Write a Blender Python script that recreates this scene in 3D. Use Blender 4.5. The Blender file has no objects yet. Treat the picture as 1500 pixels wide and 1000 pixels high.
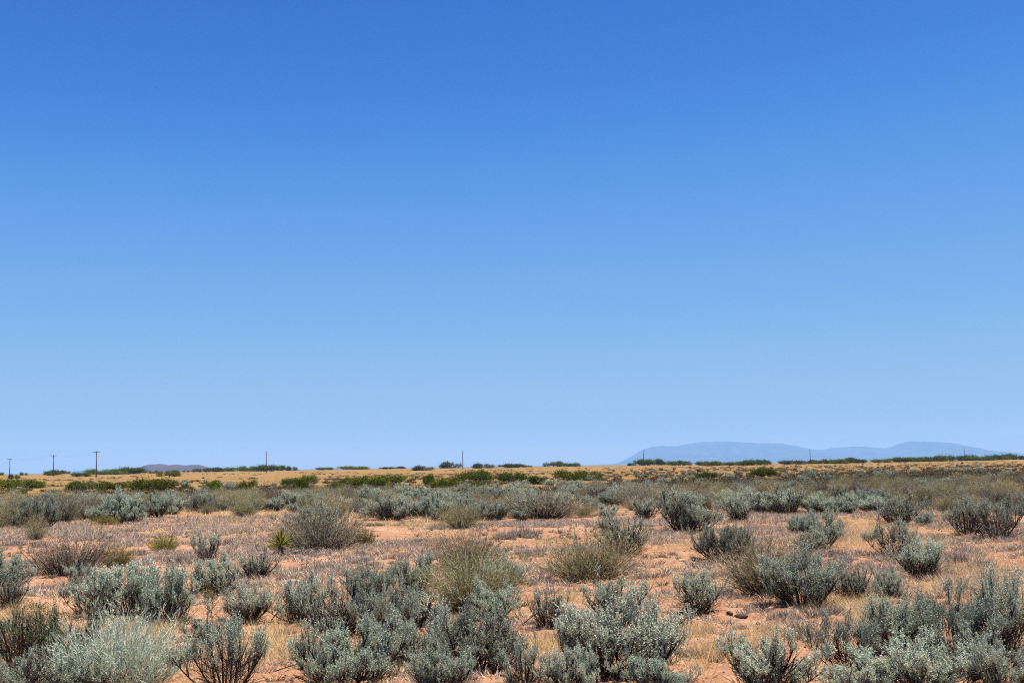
import bpy, math, random
import numpy as np
from mathutils import Matrix, Vector

# ------------------------------------------------------------------ camera, world, sun, exposure
S = bpy.context.scene
COL = S.collection
FOC = 1800.0                      # focal length in pixels of the 1500 x 1000 photograph
EYE = 2.0
HOR = lambda px: 693.0 - 0.0150 * px
PITCH = math.atan((HOR(750) - 500.0) / FOC)
ROLL = math.atan(0.0150)
CAMROT = Matrix.Rotation(math.pi / 2 + PITCH, 3, 'X') @ Matrix.Rotation(-ROLL, 3, 'Z')
cd = bpy.data.cameras.new('camera')
cam = bpy.data.objects.new('camera', cd)
COL.objects.link(cam)
cam.matrix_world = Matrix.Translation((0, 0, EYE)) @ CAMROT.to_4x4()
cd.sensor_width = 36.0
cd.lens = 36.0 * FOC / 1500.0
cd.clip_start = 0.1
cd.clip_end = 120000.0
S.camera = cam

SUN_EL, SUN_AZ = math.radians(70), math.radians(97)   # azimuth from +Y towards +X
w = bpy.data.worlds.new("World")
S.world = w
w.use_nodes = True
w.cycles.sampling_method = 'NONE'
wn = w.node_tree
for n in list(wn.nodes):
    wn.nodes.remove(n)
sky = wn.nodes.new('ShaderNodeTexSky')
sky.sky_type = 'NISHITA'
sky.sun_disc = False
sky.sun_elevation = SUN_EL
sky.sun_rotation = SUN_AZ
sky.altitude = 2000
sky.air_density = 0.7
sky.dust_density = 0.2
sky.ozone_density = 4.0
EXPO = 0.8
# tone curves: how the camera renders the clear desert sky, channel by channel
pre = wn.nodes.new('ShaderNodeVectorMath'); pre.operation = 'SCALE'; pre.inputs['Scale'].default_value = 0.1
cv = wn.nodes.new('ShaderNodeRGBCurve')
for ch, pts in ((0, [(0, 0), (.04, .007), (.079, .026), (.128, .11), (.22, .23), (.426, .45), (.546, .95), (1, 1)]),
                (1, [(0, 0), (.07, .045), (.144, .16), (.228, .33), (.371, .465), (.60, .60), (.679, .88), (1, 1)]),
                (2, [(0, 0), (.15, .22), (.299, .62), (.436, .785), (.61, .80), (.727, .76), (1, .80)])):
    c = cv.mapping.curves[ch]
    while len(c.points) < len(pts):
        c.points.new(.5, .5)
    for q, (u, v) in zip(c.points, pts):
        q.location = (u, v); q.handle_type = 'AUTO_CLAMPED'
cv.mapping.update()
post = wn.nodes.new('ShaderNodeVectorMath'); post.operation = 'SCALE'; post.inputs['Scale'].default_value = 10.0 / 2 ** EXPO
bg = wn.nodes.new('ShaderNodeBackground')
bg.inputs['Strength'].default_value = 0.10
wo = wn.nodes.new('ShaderNodeOutputWorld')
wn.links.new(sky.outputs[0], pre.inputs[0])
wn.links.new(pre.outputs[0], cv.inputs['Color'])
wn.links.new(cv.outputs[0], post.inputs[0])
wn.links.new(post.outputs[0], bg.inputs[0])
wn.links.new(bg.outputs[0], wo.inputs[0])

sl = bpy.data.lights.new('sun', 'SUN')
sl.energy = 5.0
sl.angle = math.radians(0.53)
sl.color = (1.0, 0.955, 0.89)
so = bpy.data.objects.new('sun', sl)
COL.objects.link(so)
sd = Vector((math.sin(SUN_AZ) * math.cos(SUN_EL), math.cos(SUN_AZ) * math.cos(SUN_EL), math.sin(SUN_EL)))
so.rotation_euler = sd.to_track_quat('Z', 'Y').to_euler()

S.view_settings.view_transform = 'Standard'
S.view_settings.look = 'None'
S.view_settings.exposure = EXPO
S.view_settings.gamma = 1.0
S.render.film_transparent = False
S.cycles.max_bounces = 5
S.cycles.diffuse_bounces = 2
S.cycles.glossy_bounces = 1
S.cycles.transmission_bounces = 2
S.cycles.transparent_max_bounces = 2
S.cycles.volume_bounces = 2
S.cycles.caustics_reflective = False
S.cycles.caustics_refractive = False
S.cycles.use_denoising = False
S.cycles.denoiser = 'OPENIMAGEDENOISE'
S.cycles.denoising_input_passes = 'RGB_ALBEDO_NORMAL'
S.cycles.denoising_prefilter = 'ACCURATE'
S.cycles.pixel_filter_type = 'BLACKMAN_HARRIS'
S.cycles.filter_width = 1.1

R = np.random.RandomState(20)
random.seed(7)

# ------------------------------------------------------------------ value noise and terrain height
_PT = np.random.RandomState(5).rand(256, 256)


def vnoise(x, y, seed=0):
    x = np.asarray(x, float) + seed * 17.31
    y = np.asarray(y, float) + seed * 9.73
    xi = np.floor(x).astype(int); yi = np.floor(y).astype(int)
    fx = x - xi; fy = y - yi
    fx = fx * fx * (3 - 2 * fx); fy = fy * fy * (3 - 2 * fy)
    a = _PT[xi % 256, yi % 256]; b = _PT[(xi + 1) % 256, yi % 256]
    c = _PT[xi % 256, (yi + 1) % 256]; d = _PT[(xi + 1) % 256, (yi + 1) % 256]
    return (a * (1 - fx) + b * fx) * (1 - fy) + (c * (1 - fx) + d * fx) * fy - 0.5


def sstep(a, b, v):
    t = np.clip((v - a) / (b - a), 0, 1)
    return t * t * (3 - 2 * t)


def gh(x, y):
    x = np.asarray(x, float); y = np.asarray(y, float)
    r = np.hypot(x, y)
    near = 1 - sstep(50, 140, r)
    z = vnoise(x / 5.5, y / 5.5, 1) * 0.22 * near
    z = z + vnoise(x / 1.7, y / 1.7, 2) * 0.09 * (1 - sstep(30, 80, r))
    z = z + vnoise(x / 60, y / 60, 3) * 0.35 * sstep(60, 250, r) * (1 - sstep(600, 1200, r))
    z = z + 0.9 * sstep(450, 850, r) - 14.0 * sstep(1000, 2600, r)
    return z


def gfine(x, y):
    r = np.hypot(x, y)
    k = 1 - sstep(22, 45, r)
    return (np.abs(vnoise(x / 0.42, y / 0.42, 4)) * 0.09 + vnoise(x / 0.16, y / 0.16, 5) * 0.045 + vnoise(x / 0.07, y / 0.07, 6) * 0.026) * k


def ray(px, py):
    d = CAMROT @ Vector(((px - 750.0) / FOC, -(py - 500.0) / FOC, -1.0))
    return d.normalized()


_RR = np.geomspace(4, 1000, 4000)


def at(px, py):
    """point of the ground seen at pixel (px, py) of the photograph"""
    d = ray(px, py)
    h = math.hypot(d.x, d.y)
    X = _RR * d.x / h; Y = _RR * d.y / h; Z = EYE + _RR * d.z / h
    below = Z < gh(X, Y)
    i = int(np.argmax(below)) if below.any() else int(np.argmin(np.abs(_RR - 850)))
    return float(X[i]), float(Y[i]), float(_RR[i])


def project(x, y, z):
    v = CAMROT.transposed() @ Vector((x, y, z - EYE))
    return 750 + FOC * v.x / -v.z, 500 - FOC * v.y / -v.z


# ------------------------------------------------------------------ materials
def newmat(name):
    m = bpy.data.materials.new(name)
    m.use_nodes = True
    t = m.node_tree
    for n in list(t.nodes):
        t.nodes.remove(n)
    o = t.nodes.new('ShaderNodeOutputMaterial')
    return m, t, o


def ramp(t, stops, interp='LINEAR'):
    r = t.nodes.new('ShaderNodeValToRGB')
    r.color_ramp.interpolation = interp
    e = r.color_ramp.elements
    while len(e) < len(stops):
        e.new(0.5)
    for k, (p, c) in zip(e, stops):
        k.position = p
        k.color = (c[0], c[1], c[2], 1)
    return r


def leafmat(name, stops, trans=0.22, vary=0.28, hue=0.03):
    """thin plant matter: every leaf or twig gets its own tint, every plant its own shift"""
    m, t, o = newmat(name)
    g = t.nodes.new('ShaderNodeNewGeometry')
    r = ramp(t, [(a, tuple(v * (0.66 if trans == 0 else 1.0) for v in c)) for a, c in stops])
    t.links.new(g.outputs['Random Per Island'], r.inputs[0])
    oi = t.nodes.new('ShaderNodeObjectInfo')
    h = t.nodes.new('ShaderNodeHueSaturation')
    mv = t.nodes.new('ShaderNodeMapRange')
    mv.inputs[3].default_value = 1 - vary; mv.inputs[4].default_value = 1 + vary
    t.links.new(oi.outputs['Random'], mv.inputs[0])
    t.links.new(mv.outputs[0], h.inputs['Value'])
    mul = t.nodes.new('ShaderNodeMath'); mul.operation = 'MULTIPLY'; mul.inputs[1].default_value = 7.31
    fr = t.nodes.new('ShaderNodeMath'); fr.operation = 'FRACT'
    mh = t.nodes.new('ShaderNodeMapRange'); mh.inputs[3].default_value = 0.5 - hue; mh.inputs[4].default_value = 0.5 + hue
    t.links.new(oi.outputs['Random'], mul.inputs[0]); t.links.new(mul.outputs[0], fr.inputs[0])
    t.links.new(fr.outputs[0], mh.inputs[0]); t.links.new(mh.outputs[0], h.inputs['Hue'])
    t.links.new(r.outputs[0], h.inputs['Color'])
    d = t.nodes.new('ShaderNodeBsdfDiffuse')
    t.links.new(h.outputs[0], d.inputs[0])
    if trans > 0:
        tr = t.nodes.new('ShaderNodeBsdfTranslucent')
        t.links.new(h.outputs[0], tr.inputs[0])
        mx = t.nodes.new('ShaderNodeMixShader')
        mx.inputs[0].default_value = trans
        t.links.new(d.outputs[0], mx.inputs[1]); t.links.new(tr.outputs[0], mx.inputs[2])
        t.links.new(mx.outputs[0], o.inputs[0])
    else:
        t.links.new(d.outputs[0], o.inputs[0])
    return m


def solid(name, c1, c2, scale=8.0, rough=0.85, stretch=(1, 1, 1), bump=0.0):
    m, t, o = newmat(name)
    tc = t.nodes.new('ShaderNodeTexCoord')
    mp = t.nodes.new('ShaderNodeMapping'); mp.inputs['Scale'].default_value = stretch
    nz = t.nodes.new('ShaderNodeTexNoise'); nz.inputs['Scale'].default_value = scale; nz.inputs['Detail'].default_value = 6
    r = ramp(t, [(0.3, c1), (0.7, c2)])
    b = t.nodes.new('ShaderNodeBsdfPrincipled'); b.inputs['Roughness'].default_value = rough
    t.links.new(tc.outputs['Object'], mp.inputs[0]); t.links.new(mp.outputs[0], nz.inputs['Vector'])
    t.links.new(nz.outputs[0], r.inputs[0]); t.links.new(r.outputs[0], b.inputs['Base Color'])
    if bump:
        bp = t.nodes.new('ShaderNodeBump'); bp.inputs['Strength'].default_value = bump; bp.inputs['Distance'].default_value = 0.05
        t.links.new(nz.outputs[0], bp.inputs['Height']); t.links.new(bp.outputs[0], b.inputs['Normal'])
    t.links.new(b.outputs[0], o.inputs[0])
    return m


M = {}
M['sage_leaf'] = leafmat('sage_leaf', [(0.0, (0.17, 0.20, 0.135)), (0.45, (0.40, 0.455, 0.33)), (0.85, (0.58, 0.64, 0.48)), (0.97, (0.70, 0.73, 0.56)), (1.0, (0.56, 0.44, 0.24))], 0.16, 0.3, 0.035)
M['sage_stem'] = leafmat('sage_stem', [(0.0, (0.04, 0.032, 0.026)), (0.7, (0.10, 0.08, 0.065)), (0.92, (0.18, 0.15, 0.12)), (1.0, (0.36, 0.31, 0.25))], 0.0, 0.25, 0.01)
M['broom_twig'] = leafmat('broom_twig', [(0.0, (0.13, 0.115, 0.055)), (0.45, (0.32, 0.29, 0.145)), (0.8, (0.50, 0.45, 0.24)), (0.95, (0.66, 0.57, 0.36)), (1.0, (0.60, 0.43, 0.19))], 0.2, 0.22, 0.02)
M['broom_stem'] = leafmat('broom_stem', [(0.0, (0.05, 0.042, 0.035)), (0.6, (0.13, 0.105, 0.09)), (0.9, (0.26, 0.215, 0.17)), (1.0, (0.45, 0.38, 0.3))], 0.0, 0.2, 0.01)
M['grey_twig'] = leafmat('grey_twig', [(0.0, (0.09, 0.075, 0.055)), (0.5, (0.26, 0.23, 0.155)), (1.0, (0.55, 0.49, 0.35))], 0.15, 0.2, 0.02)
M['weed_twig'] = leafmat('weed_twig', [(0.0, (0.13, 0.115, 0.025)), (0.5, (0.26, 0.225, 0.05)), (0.9, (0.40, 0.33, 0.085)), (1.0, (0.46, 0.35, 0.13))], 0.15, 0.15, 0.02)
M['green_leaf'] = leafmat('green_leaf', [(0.0, (0.028, 0.044, 0.003)), (0.5, (0.088, 0.118, 0.010)), (1.0, (0.20, 0.22, 0.026))], 0.2, 0.3, 0.02)
M['blue_leaf'] = leafmat('blue_leaf', [(0.0, (0.07, 0.09, 0.05)), (0.5, (0.13, 0.16, 0.09)), (1.0, (0.2, 0.22, 0.13))], 0.15, 0.2, 0.02)
M['salt_leaf'] = leafmat('salt_leaf', [(0.0, (0.07, 0.09, 0.035)), (0.5, (0.15, 0.175, 0.075)), (1.0, (0.25, 0.26, 0.13))], 0.2, 0.15, 0.02)
M['yucca_leaf'] = leafmat('yucca_leaf', [(0.0, (0.10, 0.13, 0.02)), (0.5, (0.23, 0.25, 0.045)), (1.0, (0.46, 0.40, 0.11))], 0.1, 0.0, 0.0)
M['dead_leaf'] = leafmat('dead_leaf', [(0.0, (0.10, 0.085, 0.075)), (0.6, (0.22, 0.19, 0.165)), (1.0, (0.36, 0.31, 0.26))], 0.05, 0.1, 0.01)
M['mat_twig'] = leafmat('mat_twig', [(0.0, (0.20, 0.15, 0.11)), (0.5, (0.46, 0.37, 0.28)), (0.9, (0.66, 0.55, 0.43)), (1.0, (0.74, 0.58, 0.36))], 0.15, 0.0, 0.0)
M['straw'] = leafmat('straw', [(0.0, (0.46, 0.32, 0.14)), (0.5, (0.68, 0.51, 0.25)), (1.0, (0.82, 0.67, 0.40))], 0.25, 0.0, 0.0)
M['field_straw'] = leafmat('field_straw', [(0.0, (0.20, 0.12, 0.045)), (0.6, (0.40, 0.26, 0.11)), (1.0, (0.55, 0.40, 0.19))], 0.2, 0.0, 0.0)
M['litter'] = leafmat('litter', [(0.0, (0.07, 0.05, 0.04)), (0.6, (0.17, 0.12, 0.09)), (1.0, (0.38, 0.29, 0.2))], 0.0, 0.0, 0.0)
M['clod'] = leafmat('clod', [(0.0, (0.22, 0.11, 0.06)), (0.6, (0.52, 0.28, 0.165)), (0.93, (0.68, 0.41, 0.26)), (1.0, (0.72, 0.6, 0.5))], 0.0, 0.0, 0.0)
M['cover_leaf'] = leafmat('cover_leaf', [(0.0, (0.11, 0.115, 0.07)), (0.5, (0.20, 0.195, 0.125)), (1.0, (0.30, 0.27, 0.18))], 0.12, 0.0, 0.0)
M['slope_leaf'] = leafmat('slope_leaf', [(0.0, (0.05, 0.042, 0.022)), (0.5, (0.11, 0.092, 0.05)), (1.0, (0.22, 0.19, 0.11))], 0.05, 0.0, 0.0)
M['pole_wood'] = solid('pole_wood', (0.05, 0.04, 0.034), (0.11, 0.088, 0.072), 2.0, 0.9, (8, 8, 0.6))
M['iron'] = solid('iron', (0.12, 0.12, 0.12), (0.2, 0.2, 0.2), 3.0, 0.6)
M['glass_cap'] = solid('glass_cap', (0.3, 0.3, 0.3), (0.4, 0.42, 0.42), 3.0, 0.3)
M['rock'] = solid('rock', (0.26, 0.2, 0.16), (0.42, 0.36, 0.31), 9.0, 0.9, bump=0.4)
M['dark_wood'] = solid('dark_wood', (0.03, 0.02, 0.013), (0.10, 0.06, 0.035), 14.0, 0.9, bump=0.5)
M['bone_wood'] = solid('bone_wood', (0.16, 0.14, 0.12), (0.34, 0.30, 0.26), 14.0, 0.9, (6, 6, 1))
M['bird_dark'] = solid('bird_dark', (0.02, 0.02, 0.02), (0.04, 0.04, 0.04), 5.0)
M['mountain'] = solid('mountain_rock', (0.012, 0.018, 0.02), (0.085, 0.085, 0.075), 0.0016, 0.95)
M['mesa'] = solid('mesa_rock', (0.03, 0.016, 0.022), (0.07, 0.04, 0.042), 0.018, 0.95)


def ground_material():
    m, t, o = newmat('ground')
    N = t.nodes.new; L = t.links.new
    g = N('ShaderNodeNewGeometry')

    def noise(scale, det=5, rough=0.55, stretch=None):
        n = N('ShaderNodeTexNoise'); n.inputs['Scale'].default_value = scale
        n.inputs['Detail'].default_value = det; n.inputs['Roughness'].default_value = rough
        if stretch:
            mp = N('ShaderNodeMapping'); mp.inputs['Scale'].default_value = stretch
            L(g.outputs['Position'], mp.inputs[0]); L(mp.outputs[0], n.inputs['Vector'])
        else:
            L(g.outputs['Position'], n.inputs['Vector'])
        return n

    def mix(f, a, b):
        x = N('ShaderNodeMix'); x.data_type = 'RGBA'
        if isinstance(f, float): x.inputs[0].default_value = f
        else: L(f, x.inputs[0])
        for v, k in ((a, 6), (b, 7)):
            if isinstance(v, tuple): x.inputs[k].default_value = (*v, 1)
            else: L(v, x.inputs[k])
        return x.outputs[2]
    n1 = noise(0.35, 4); n2 = noise(2.6, 6, 0.6); n3 = noise(26, 4, 0.7); n4 = noise(9.0, 5, 0.65)
    sand = ramp(t, [(0.30, (0.21, 0.096, 0.05)), (0.46, (0.37, 0.186, 0.098)), (0.6, (0.47, 0.265, 0.152)), (0.75, (0.55, 0.34, 0.22))])
    L(n2.outputs[0], sand.inputs[0])
    r1 = ramp(t, [(0.36, (0.31, 0.148, 0.078)), (0.5, (0.42, 0.228, 0.128)), (0.62, (0.54, 0.33, 0.205))]); L(n1.outputs[0], r1.inputs[0])
    c = mix(0.4, sand.outputs[0], r1.outputs[0])
    spk = ramp(t, [(0.38, (1, 1, 1)), (0.46, (0, 0, 0))]); L(n3.outputs[0], spk.inputs[0])
    c = mix(spk.outputs[0], c, (0.19, 0.09, 0.05))
    duff = ramp(t, [(0.53, (0, 0, 0)), (0.66, (0.55, 0.55, 0.55))]); L(n4.outputs[0], duff.inputs[0])
    c = mix(duff.outputs[0], c, (0.28, 0.185, 0.12))
    # grass field farther out
    f1 = noise(0.06, 6, 0.6, (0.45, 1.0, 1.0)); f2 = noise(0.5, 5, 0.7)
    fld = ramp(t, [(0.34, (0.18, 0.10, 0.042)), (0.44, (0.30, 0.178, 0.07)), (0.52, (0.35, 0.215, 0.088)), (0.60, (0.24, 0.138, 0.066)), (0.70, (0.35, 0.21, 0.10))])
    L(f1.outputs[0], fld.inputs[0])
    fs = ramp(t, [(0.42, (0.55, 0.55, 0.55)), (0.55, (0, 0, 0))]); L(f2.outputs[0], fs.inputs[0])
    fc = mix(fs.outputs[0], fld.outputs[0], (0.15, 0.09, 0.036))
    f3 = noise(0.11, 5, 0.7, (0.16, 1.0, 1.0))
    st_ = ramp(t, [(0.54, (0, 0, 0)), (0.63, (0.75, 0.75, 0.75))]); L(f3.outputs[0], st_.inputs[0])
    fc = mix(st_.outputs[0], fc, (0.16, 0.088, 0.038))
    ln = N('ShaderNodeVectorMath'); ln.operation = 'LENGTH'; L(g.outputs['Position'], ln.inputs[0])
    ad = N('ShaderNodeMath'); ad.operation = 'MULTIPLY_ADD'; ad.inputs[1].default_value = 50.0; L(n1.outputs[0], ad.inputs[0]); L(ln.outputs['Value'], ad.inputs[2])
    mr = N('ShaderNodeMapRange'); mr.inputs[1].default_value = 70; mr.inputs[2].default_value = 125; L(ad.outputs[0], mr.inputs[0])
    c = mix(mr.outputs[0], c, fc)
    # plain beyond the rise: dull scrub
    mr2 = N('ShaderNodeMapRange'); mr2.inputs[1].default_value = 1100; mr2.inputs[2].default_value = 2200; L(ln.outputs['Value'], mr2.inputs[0])
    c = mix(mr2.outputs[0], c, (0.13, 0.10, 0.065))
    b = N('ShaderNodeBsdfDiffuse'); b.inputs['Roughness'].default_value = 0.3
    L(c, b.inputs[0])
    bp = N('ShaderNodeBump'); bp.inputs['Strength'].default_value = 0.55; bp.inputs['Distance'].default_value = 0.03
    am = N('ShaderNodeMath'); am.operation = 'ADD'; L(n3.outputs[0], am.inputs[0]); L(n4.outputs[0], am.inputs[1])
    L(am.outputs[0], bp.inputs['Height']); L(bp.outputs[0], b.inputs['Normal'])
    L(b.outputs[0], o.inputs[0])
    return m


# ------------------------------------------------------------------ mesh helpers
def mesh(name, V, F, mats, mi=None, smooth=False):
    """V (n,3); F list of (k, m) index arrays; mats list; mi list of material indices, one per array"""
    me = bpy.data.meshes.new(name)
    V = np.asarray(V, np.float32)
    me.vertices.add(len(V)); me.vertices.foreach_set('co', V.ravel())
    loops = np.concatenate([f.ravel() for f in F]).astype(np.int32)
    tot = np.concatenate([np.full(len(f), f.shape[1]) for f in F]).astype(np.int32)
    me.loops.add(len(loops)); me.loops.foreach_set('vertex_index', loops)
    me.polygons.add(len(tot))
    start = np.concatenate([[0], np.cumsum(tot)[:-1]]).astype(np.int32)
    me.polygons.foreach_set('loop_start', start)
    me.polygons.foreach_set('loop_total', tot)
    for m in mats:
        me.materials.append(m)
    if mi is not None:
        me.polygons.foreach_set('material_index', np.concatenate([np.full(len(f), k) for f, k in zip(F, mi)]).astype(np.int32))
    if smooth:
        me.polygons.foreach_set('use_smooth', np.ones(len(tot), bool))
    me.update(calc_edges=True)
    me.validate()
    return me


class Geo:
    """collects vertices and faces of one mesh"""
    def __init__(s):
        s.V = []; s.F = []; s.n = 0

    def add(s, V, *F):
        s.V.append(V)
        for f in F:
            s.F.append(f + s.n)
        s.n += len(V)

    def verts(s):
        return np.concatenate(s.V)

    def mesh(s, name, mat, smooth=False):
        return mesh(name, s.verts(), s.F, [mat], None, smooth)


def unit(v):
    return v / np.maximum(np.linalg.norm(v, axis=-1, keepdims=True), 1e-9)


def dirs(az, tilt):
    return np.stack([np.cos(az) * np.sin(tilt), np.sin(az) * np.sin(tilt), np.cos(tilt)], -1)


def leaves(g, P, D, L, W, rs):
    n = len(P)
    s = unit(np.cross(D, rs.normal(size=(n, 3))))
    L = np.broadcast_to(L, n)[:, None]; W = np.broadcast_to(W, n)[:, None]
    V = np.stack([P, P + D * L * .45 + s * W * .5, P + D * L, P + D * L * .45 - s * W * .5], 1).reshape(-1, 3)
    g.add(V, np.arange(4 * n).reshape(n, 4))


def ribbons(g, P, D, L, W, bend, rs):
    """thin bent blades; returns tip points"""
    n = len(P)
    s = rs.normal(size=(n, 3)); s[:, 2] *= 0.2
    s = unit(np.cross(D, s))
    L = np.broadcast_to(L, n)[:, None]; W = np.broadcast_to(W, n)[:, None]
    m = P + D * L * .5 + bend * .25
    t = P + D * L + bend
    V = np.stack([P - s * W * .5, P + s * W * .5, m - s * W * .4, m + s * W * .4, t], 1).reshape(-1, 3)
    i = np.arange(n)[:, None] * 5
    g.add(V, i + np.array([[0, 1, 3, 2]]), i + np.array([[2, 3, 4]]))
    return t


def tube(g, pts, rad, k=4):
    pts = np.asarray(pts, float); n = len(pts)
    tg = unit(np.gradient(pts, axis=0))
    a = unit(np.cross(tg, np.array([0.31, 0.52, 0.11])))
    b = np.cross(tg, a)
    an = np.arange(k) * 2 * math.pi / k
    V = pts[:, None] + np.asarray(rad)[:, None, None] * (np.cos(an)[None, :, None] * a[:, None] + np.sin(an)[None, :, None] * b[:, None])
    f = []
    for i in range(n - 1):
        for j in range(k):
            f.append([i * k + j, i * k + (j + 1) % k, (i + 1) * k + (j + 1) % k, (i + 1) * k + j])
    g.add(V.reshape(-1, 3), np.array(f), np.arange(k)[None, ::-1].copy() if k == 4 else np.array([list(range(k))[::-1]]), (np.arange(k) + (n - 1) * k)[None, :])


def box(g, c, h, rot=None):
    V = np.array([[x, y, z] for x in (-1, 1) for y in (-1, 1) for z in (-1, 1)], float) * np.array(h)
    if rot is not None:
        V = V @ np.array(rot).T
    g.add(V + np.array(c), np.array([[0, 1, 3, 2], [4, 6, 7, 5], [0, 4, 5, 1], [2, 3, 7, 6], [0, 2, 6, 4], [1, 5, 7, 3]]))


def normalise(*gs):
    """scale the geometry sets together to 1 m across and 1 m high"""
    A = np.concatenate([g.verts() for g in gs])
    lo = np.percentile(A, 1, axis=0); hi = np.percentile(A, 99, axis=0)
    c = (lo + hi) / 2
    wid = ((hi[0] - lo[0]) + (hi[1] - lo[1])) / 2
    k = np.array([1 / wid, 1 / wid, 1 / max(hi[2], 1e-6)])
    for g in gs:
        g.V = [(v - np.array([c[0] * .7, c[1] * .7, 0])) * k for v in g.V]


# ------------------------------------------------------------------ plant prototypes (1 m across, 1 m high)
def grow(rs, P, az, tilt, L, curve, n=5, wob=0.06):
    """a curved branch: polyline from P; tilt changes by curve over its length"""
    pts = [np.array(P, float)]
    for i in range(n):
        tt = tilt + curve * (i + .5) / n
        az += rs.normal() * wob
        pts.append(pts[-1] + dirs(np.array(az), np.array(tt)) * L / n)
    return np.array(pts), az, tilt + curve


def make_sage(seed, stems=15, tmax=1.15, tmin=0.05, heads=8, shoots=9, lv=28, bare=0.08, base=0.11, plume=0.095, lo=0.13, droop=-0.4):
    rs = np.random.RandomState(seed)
    st, fo = Geo(), Geo()
    HP, HA, HT = [], [], []
    for i in range(stems):
        az = 2 * math.pi * (i + rs.uniform(-.4, .4)) / stems
        tilt = tmin + (tmax - tmin) * rs.rand() ** 0.7
        L = rs.uniform(.34, .58) * (1 - 0.08 * math.cos(tilt))
        p0 = np.array([math.cos(az) * base * rs.rand(), math.sin(az) * base * rs.rand(), -0.03])
        pts, az2, t2 = grow(rs, p0, az, tilt, L, droop * tilt, 6, 0.14)
        r0 = rs.uniform(.008, .014)
        tube(st, pts, np.linspace(r0, r0 * .4, len(pts)), 4)
        ends = [(pts[-1], az2, t2)]
        for j in range(heads + rs.randint(-1, 2)):
            f = rs.uniform(lo, .95) * (len(pts) - 1)
            k = int(f); q = pts[k] + (pts[min(k + 1, len(pts) - 1)] - pts[k]) * (f - k)
            ba = az2 + rs.normal() * 0.9; bt = abs(t2 * .7 + rs.normal() * .4)
            bp, ba2, bt2 = grow(rs, q, ba, bt, rs.uniform(.10, .24), -0.5 * bt, 3, 0.2)
            tube(st, bp, np.linspace(r0 * .5, r0 * .22, len(bp)), 3)
            if rs.rand() > bare:
                ends.append((bp[-1], ba2, bt2))
                if rs.rand() < .5:
                    ends.append((bp[-2], ba2, bt2))
        for e in ends:
            HP.append(e[0]); HA.append(e[1]); HT.append(max(0.0, e[2]))
    k = 420                                                  # dry inner twigs
    az = rs.uniform(0, 6.283, k); tl = rs.uniform(.1, 1.35, k) ** 1.0
    P = np.stack([np.cos(az), np.sin(az), np.zeros(k)], 1) * (base + .10) * np.sqrt(rs.rand(k, 1)) + np.array([0, 0, 1.0]) * rs.uniform(0, .24, (k, 1))
    ribbons(st, P, dirs(az + rs.normal(size=k) * .5, tl), rs.uniform(.08, .26, k), .006, rs.normal(size=(k, 3)) * .03, rs)
    HP = np.array(HP); HA = np.array(HA); HT = np.array(HT)
    n = len(HP)
    ns = np.maximum(2, (shoots * rs.uniform(.5, 1.5, n)).astype(int))
    idx = np.repeat(np.arange(n), ns); m = len(idx)
    sp = HP[idx] + rs.normal(size=(m, 3)) * np.array([.021, .021, .015])
    sdv = unit(dirs(HA[idx], HT[idx] * .8) * .75 + rs.normal(size=(m, 3)) * .34 + np.array([0, 0, .48]))
    sl_ = plume * rs.uniform(.5, 1.25, m)
    sp = sp - sdv * sl_[:, None] * .35
    ribbons(st, sp - sdv * .02, sdv, sl_ * .8, .0035, np.zeros((m, 3)), rs)
    li = np.repeat(np.arange(m), lv); q = len(li)
    u = rs.rand(q) ** .8
    P = sp[li] + sdv[li] * (sl_[li] * u)[:, None]
    D = unit(sdv[li] * 1.0 + rs.normal(size=(q, 3)) * .55)
    leaves(fo, P, D, rs.uniform(.010, .021, q), rs.uniform(.0036, .006, q), rs)
    normalise(st, fo)
    return st, fo


def make_broom(seed, n=420, tw=7, tmax=1.2, wid=.0042, base=.13):
    rs = np.random.RandomState(seed)
    st, fo = Geo(), Geo()
    az = rs.uniform(0, 2 * math.pi, n); u0 = rs.rand(n) ** .6
    t = np.clip(tmax * u0 + rs.normal(size=n) * .1, 0, 1.45)
    br = base * u0 * rs.uniform(.5, 1.2, n)
    P = np.stack([np.cos(az) * br, np.sin(az) * br, np.full(n, -.02)], 1)
    lump = 1 + .5 * vnoise(np.cos(az) * 1.6 + seed, np.sin(az) * 1.6 + t * 1.2, 3)
    D = dirs(az, t); L = rs.uniform(.34, .62, n) * lump * 1.05
    bend = rs.normal(size=(n, 3)) * .065 + np.array([0, 0, .06]) * t[:, None]
    ribbons(st, P, D, L * .8, wid * 1.3, bend * .6, rs)
    for k in range(14):                                     # woody crown at the base
        a = rs.uniform(0, 6.28); pts, _, _ = grow(rs, [math.cos(a) * base * .4, math.sin(a) * base * .4, -.03], a, rs.uniform(.2, 1.1), rs.uniform(.15, .3), -.3, 4, .2)
        tube(st, pts, np.linspace(.012, .005, len(pts)), 4)
    i = np.repeat(np.arange(n), tw); m = len(i)
    u = rs.uniform(.22, .98, m)
    q = P[i] + D[i] * (L[i] * u)[:, None] + bend[i] * (u ** 2)[:, None]
    dd = unit(D[i] + rs.normal(size=(m, 3)) * .42 + np.array([0, 0, .35]))
    tip = ribbons(fo, q, dd, rs.uniform(.06, .17, m) * (1.2 - .5 * u), wid * rs.uniform(.6, 1.15, m), rs.normal(size=(m, 3)) * .025, rs)
    j = np.repeat(np.arange(m), 3); k = len(j)                # narrow leaves along the twigs
    pp = q[j] + (tip[j] - q[j]) * rs.rand(k, 1)
    leaves(fo, pp, unit(dd[j] + rs.normal(size=(k, 3)) * .4), rs.uniform(.02, .045, k), rs.uniform(.002, .0045, k), rs)
    normalise(st, fo)
    return st, fo


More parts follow.
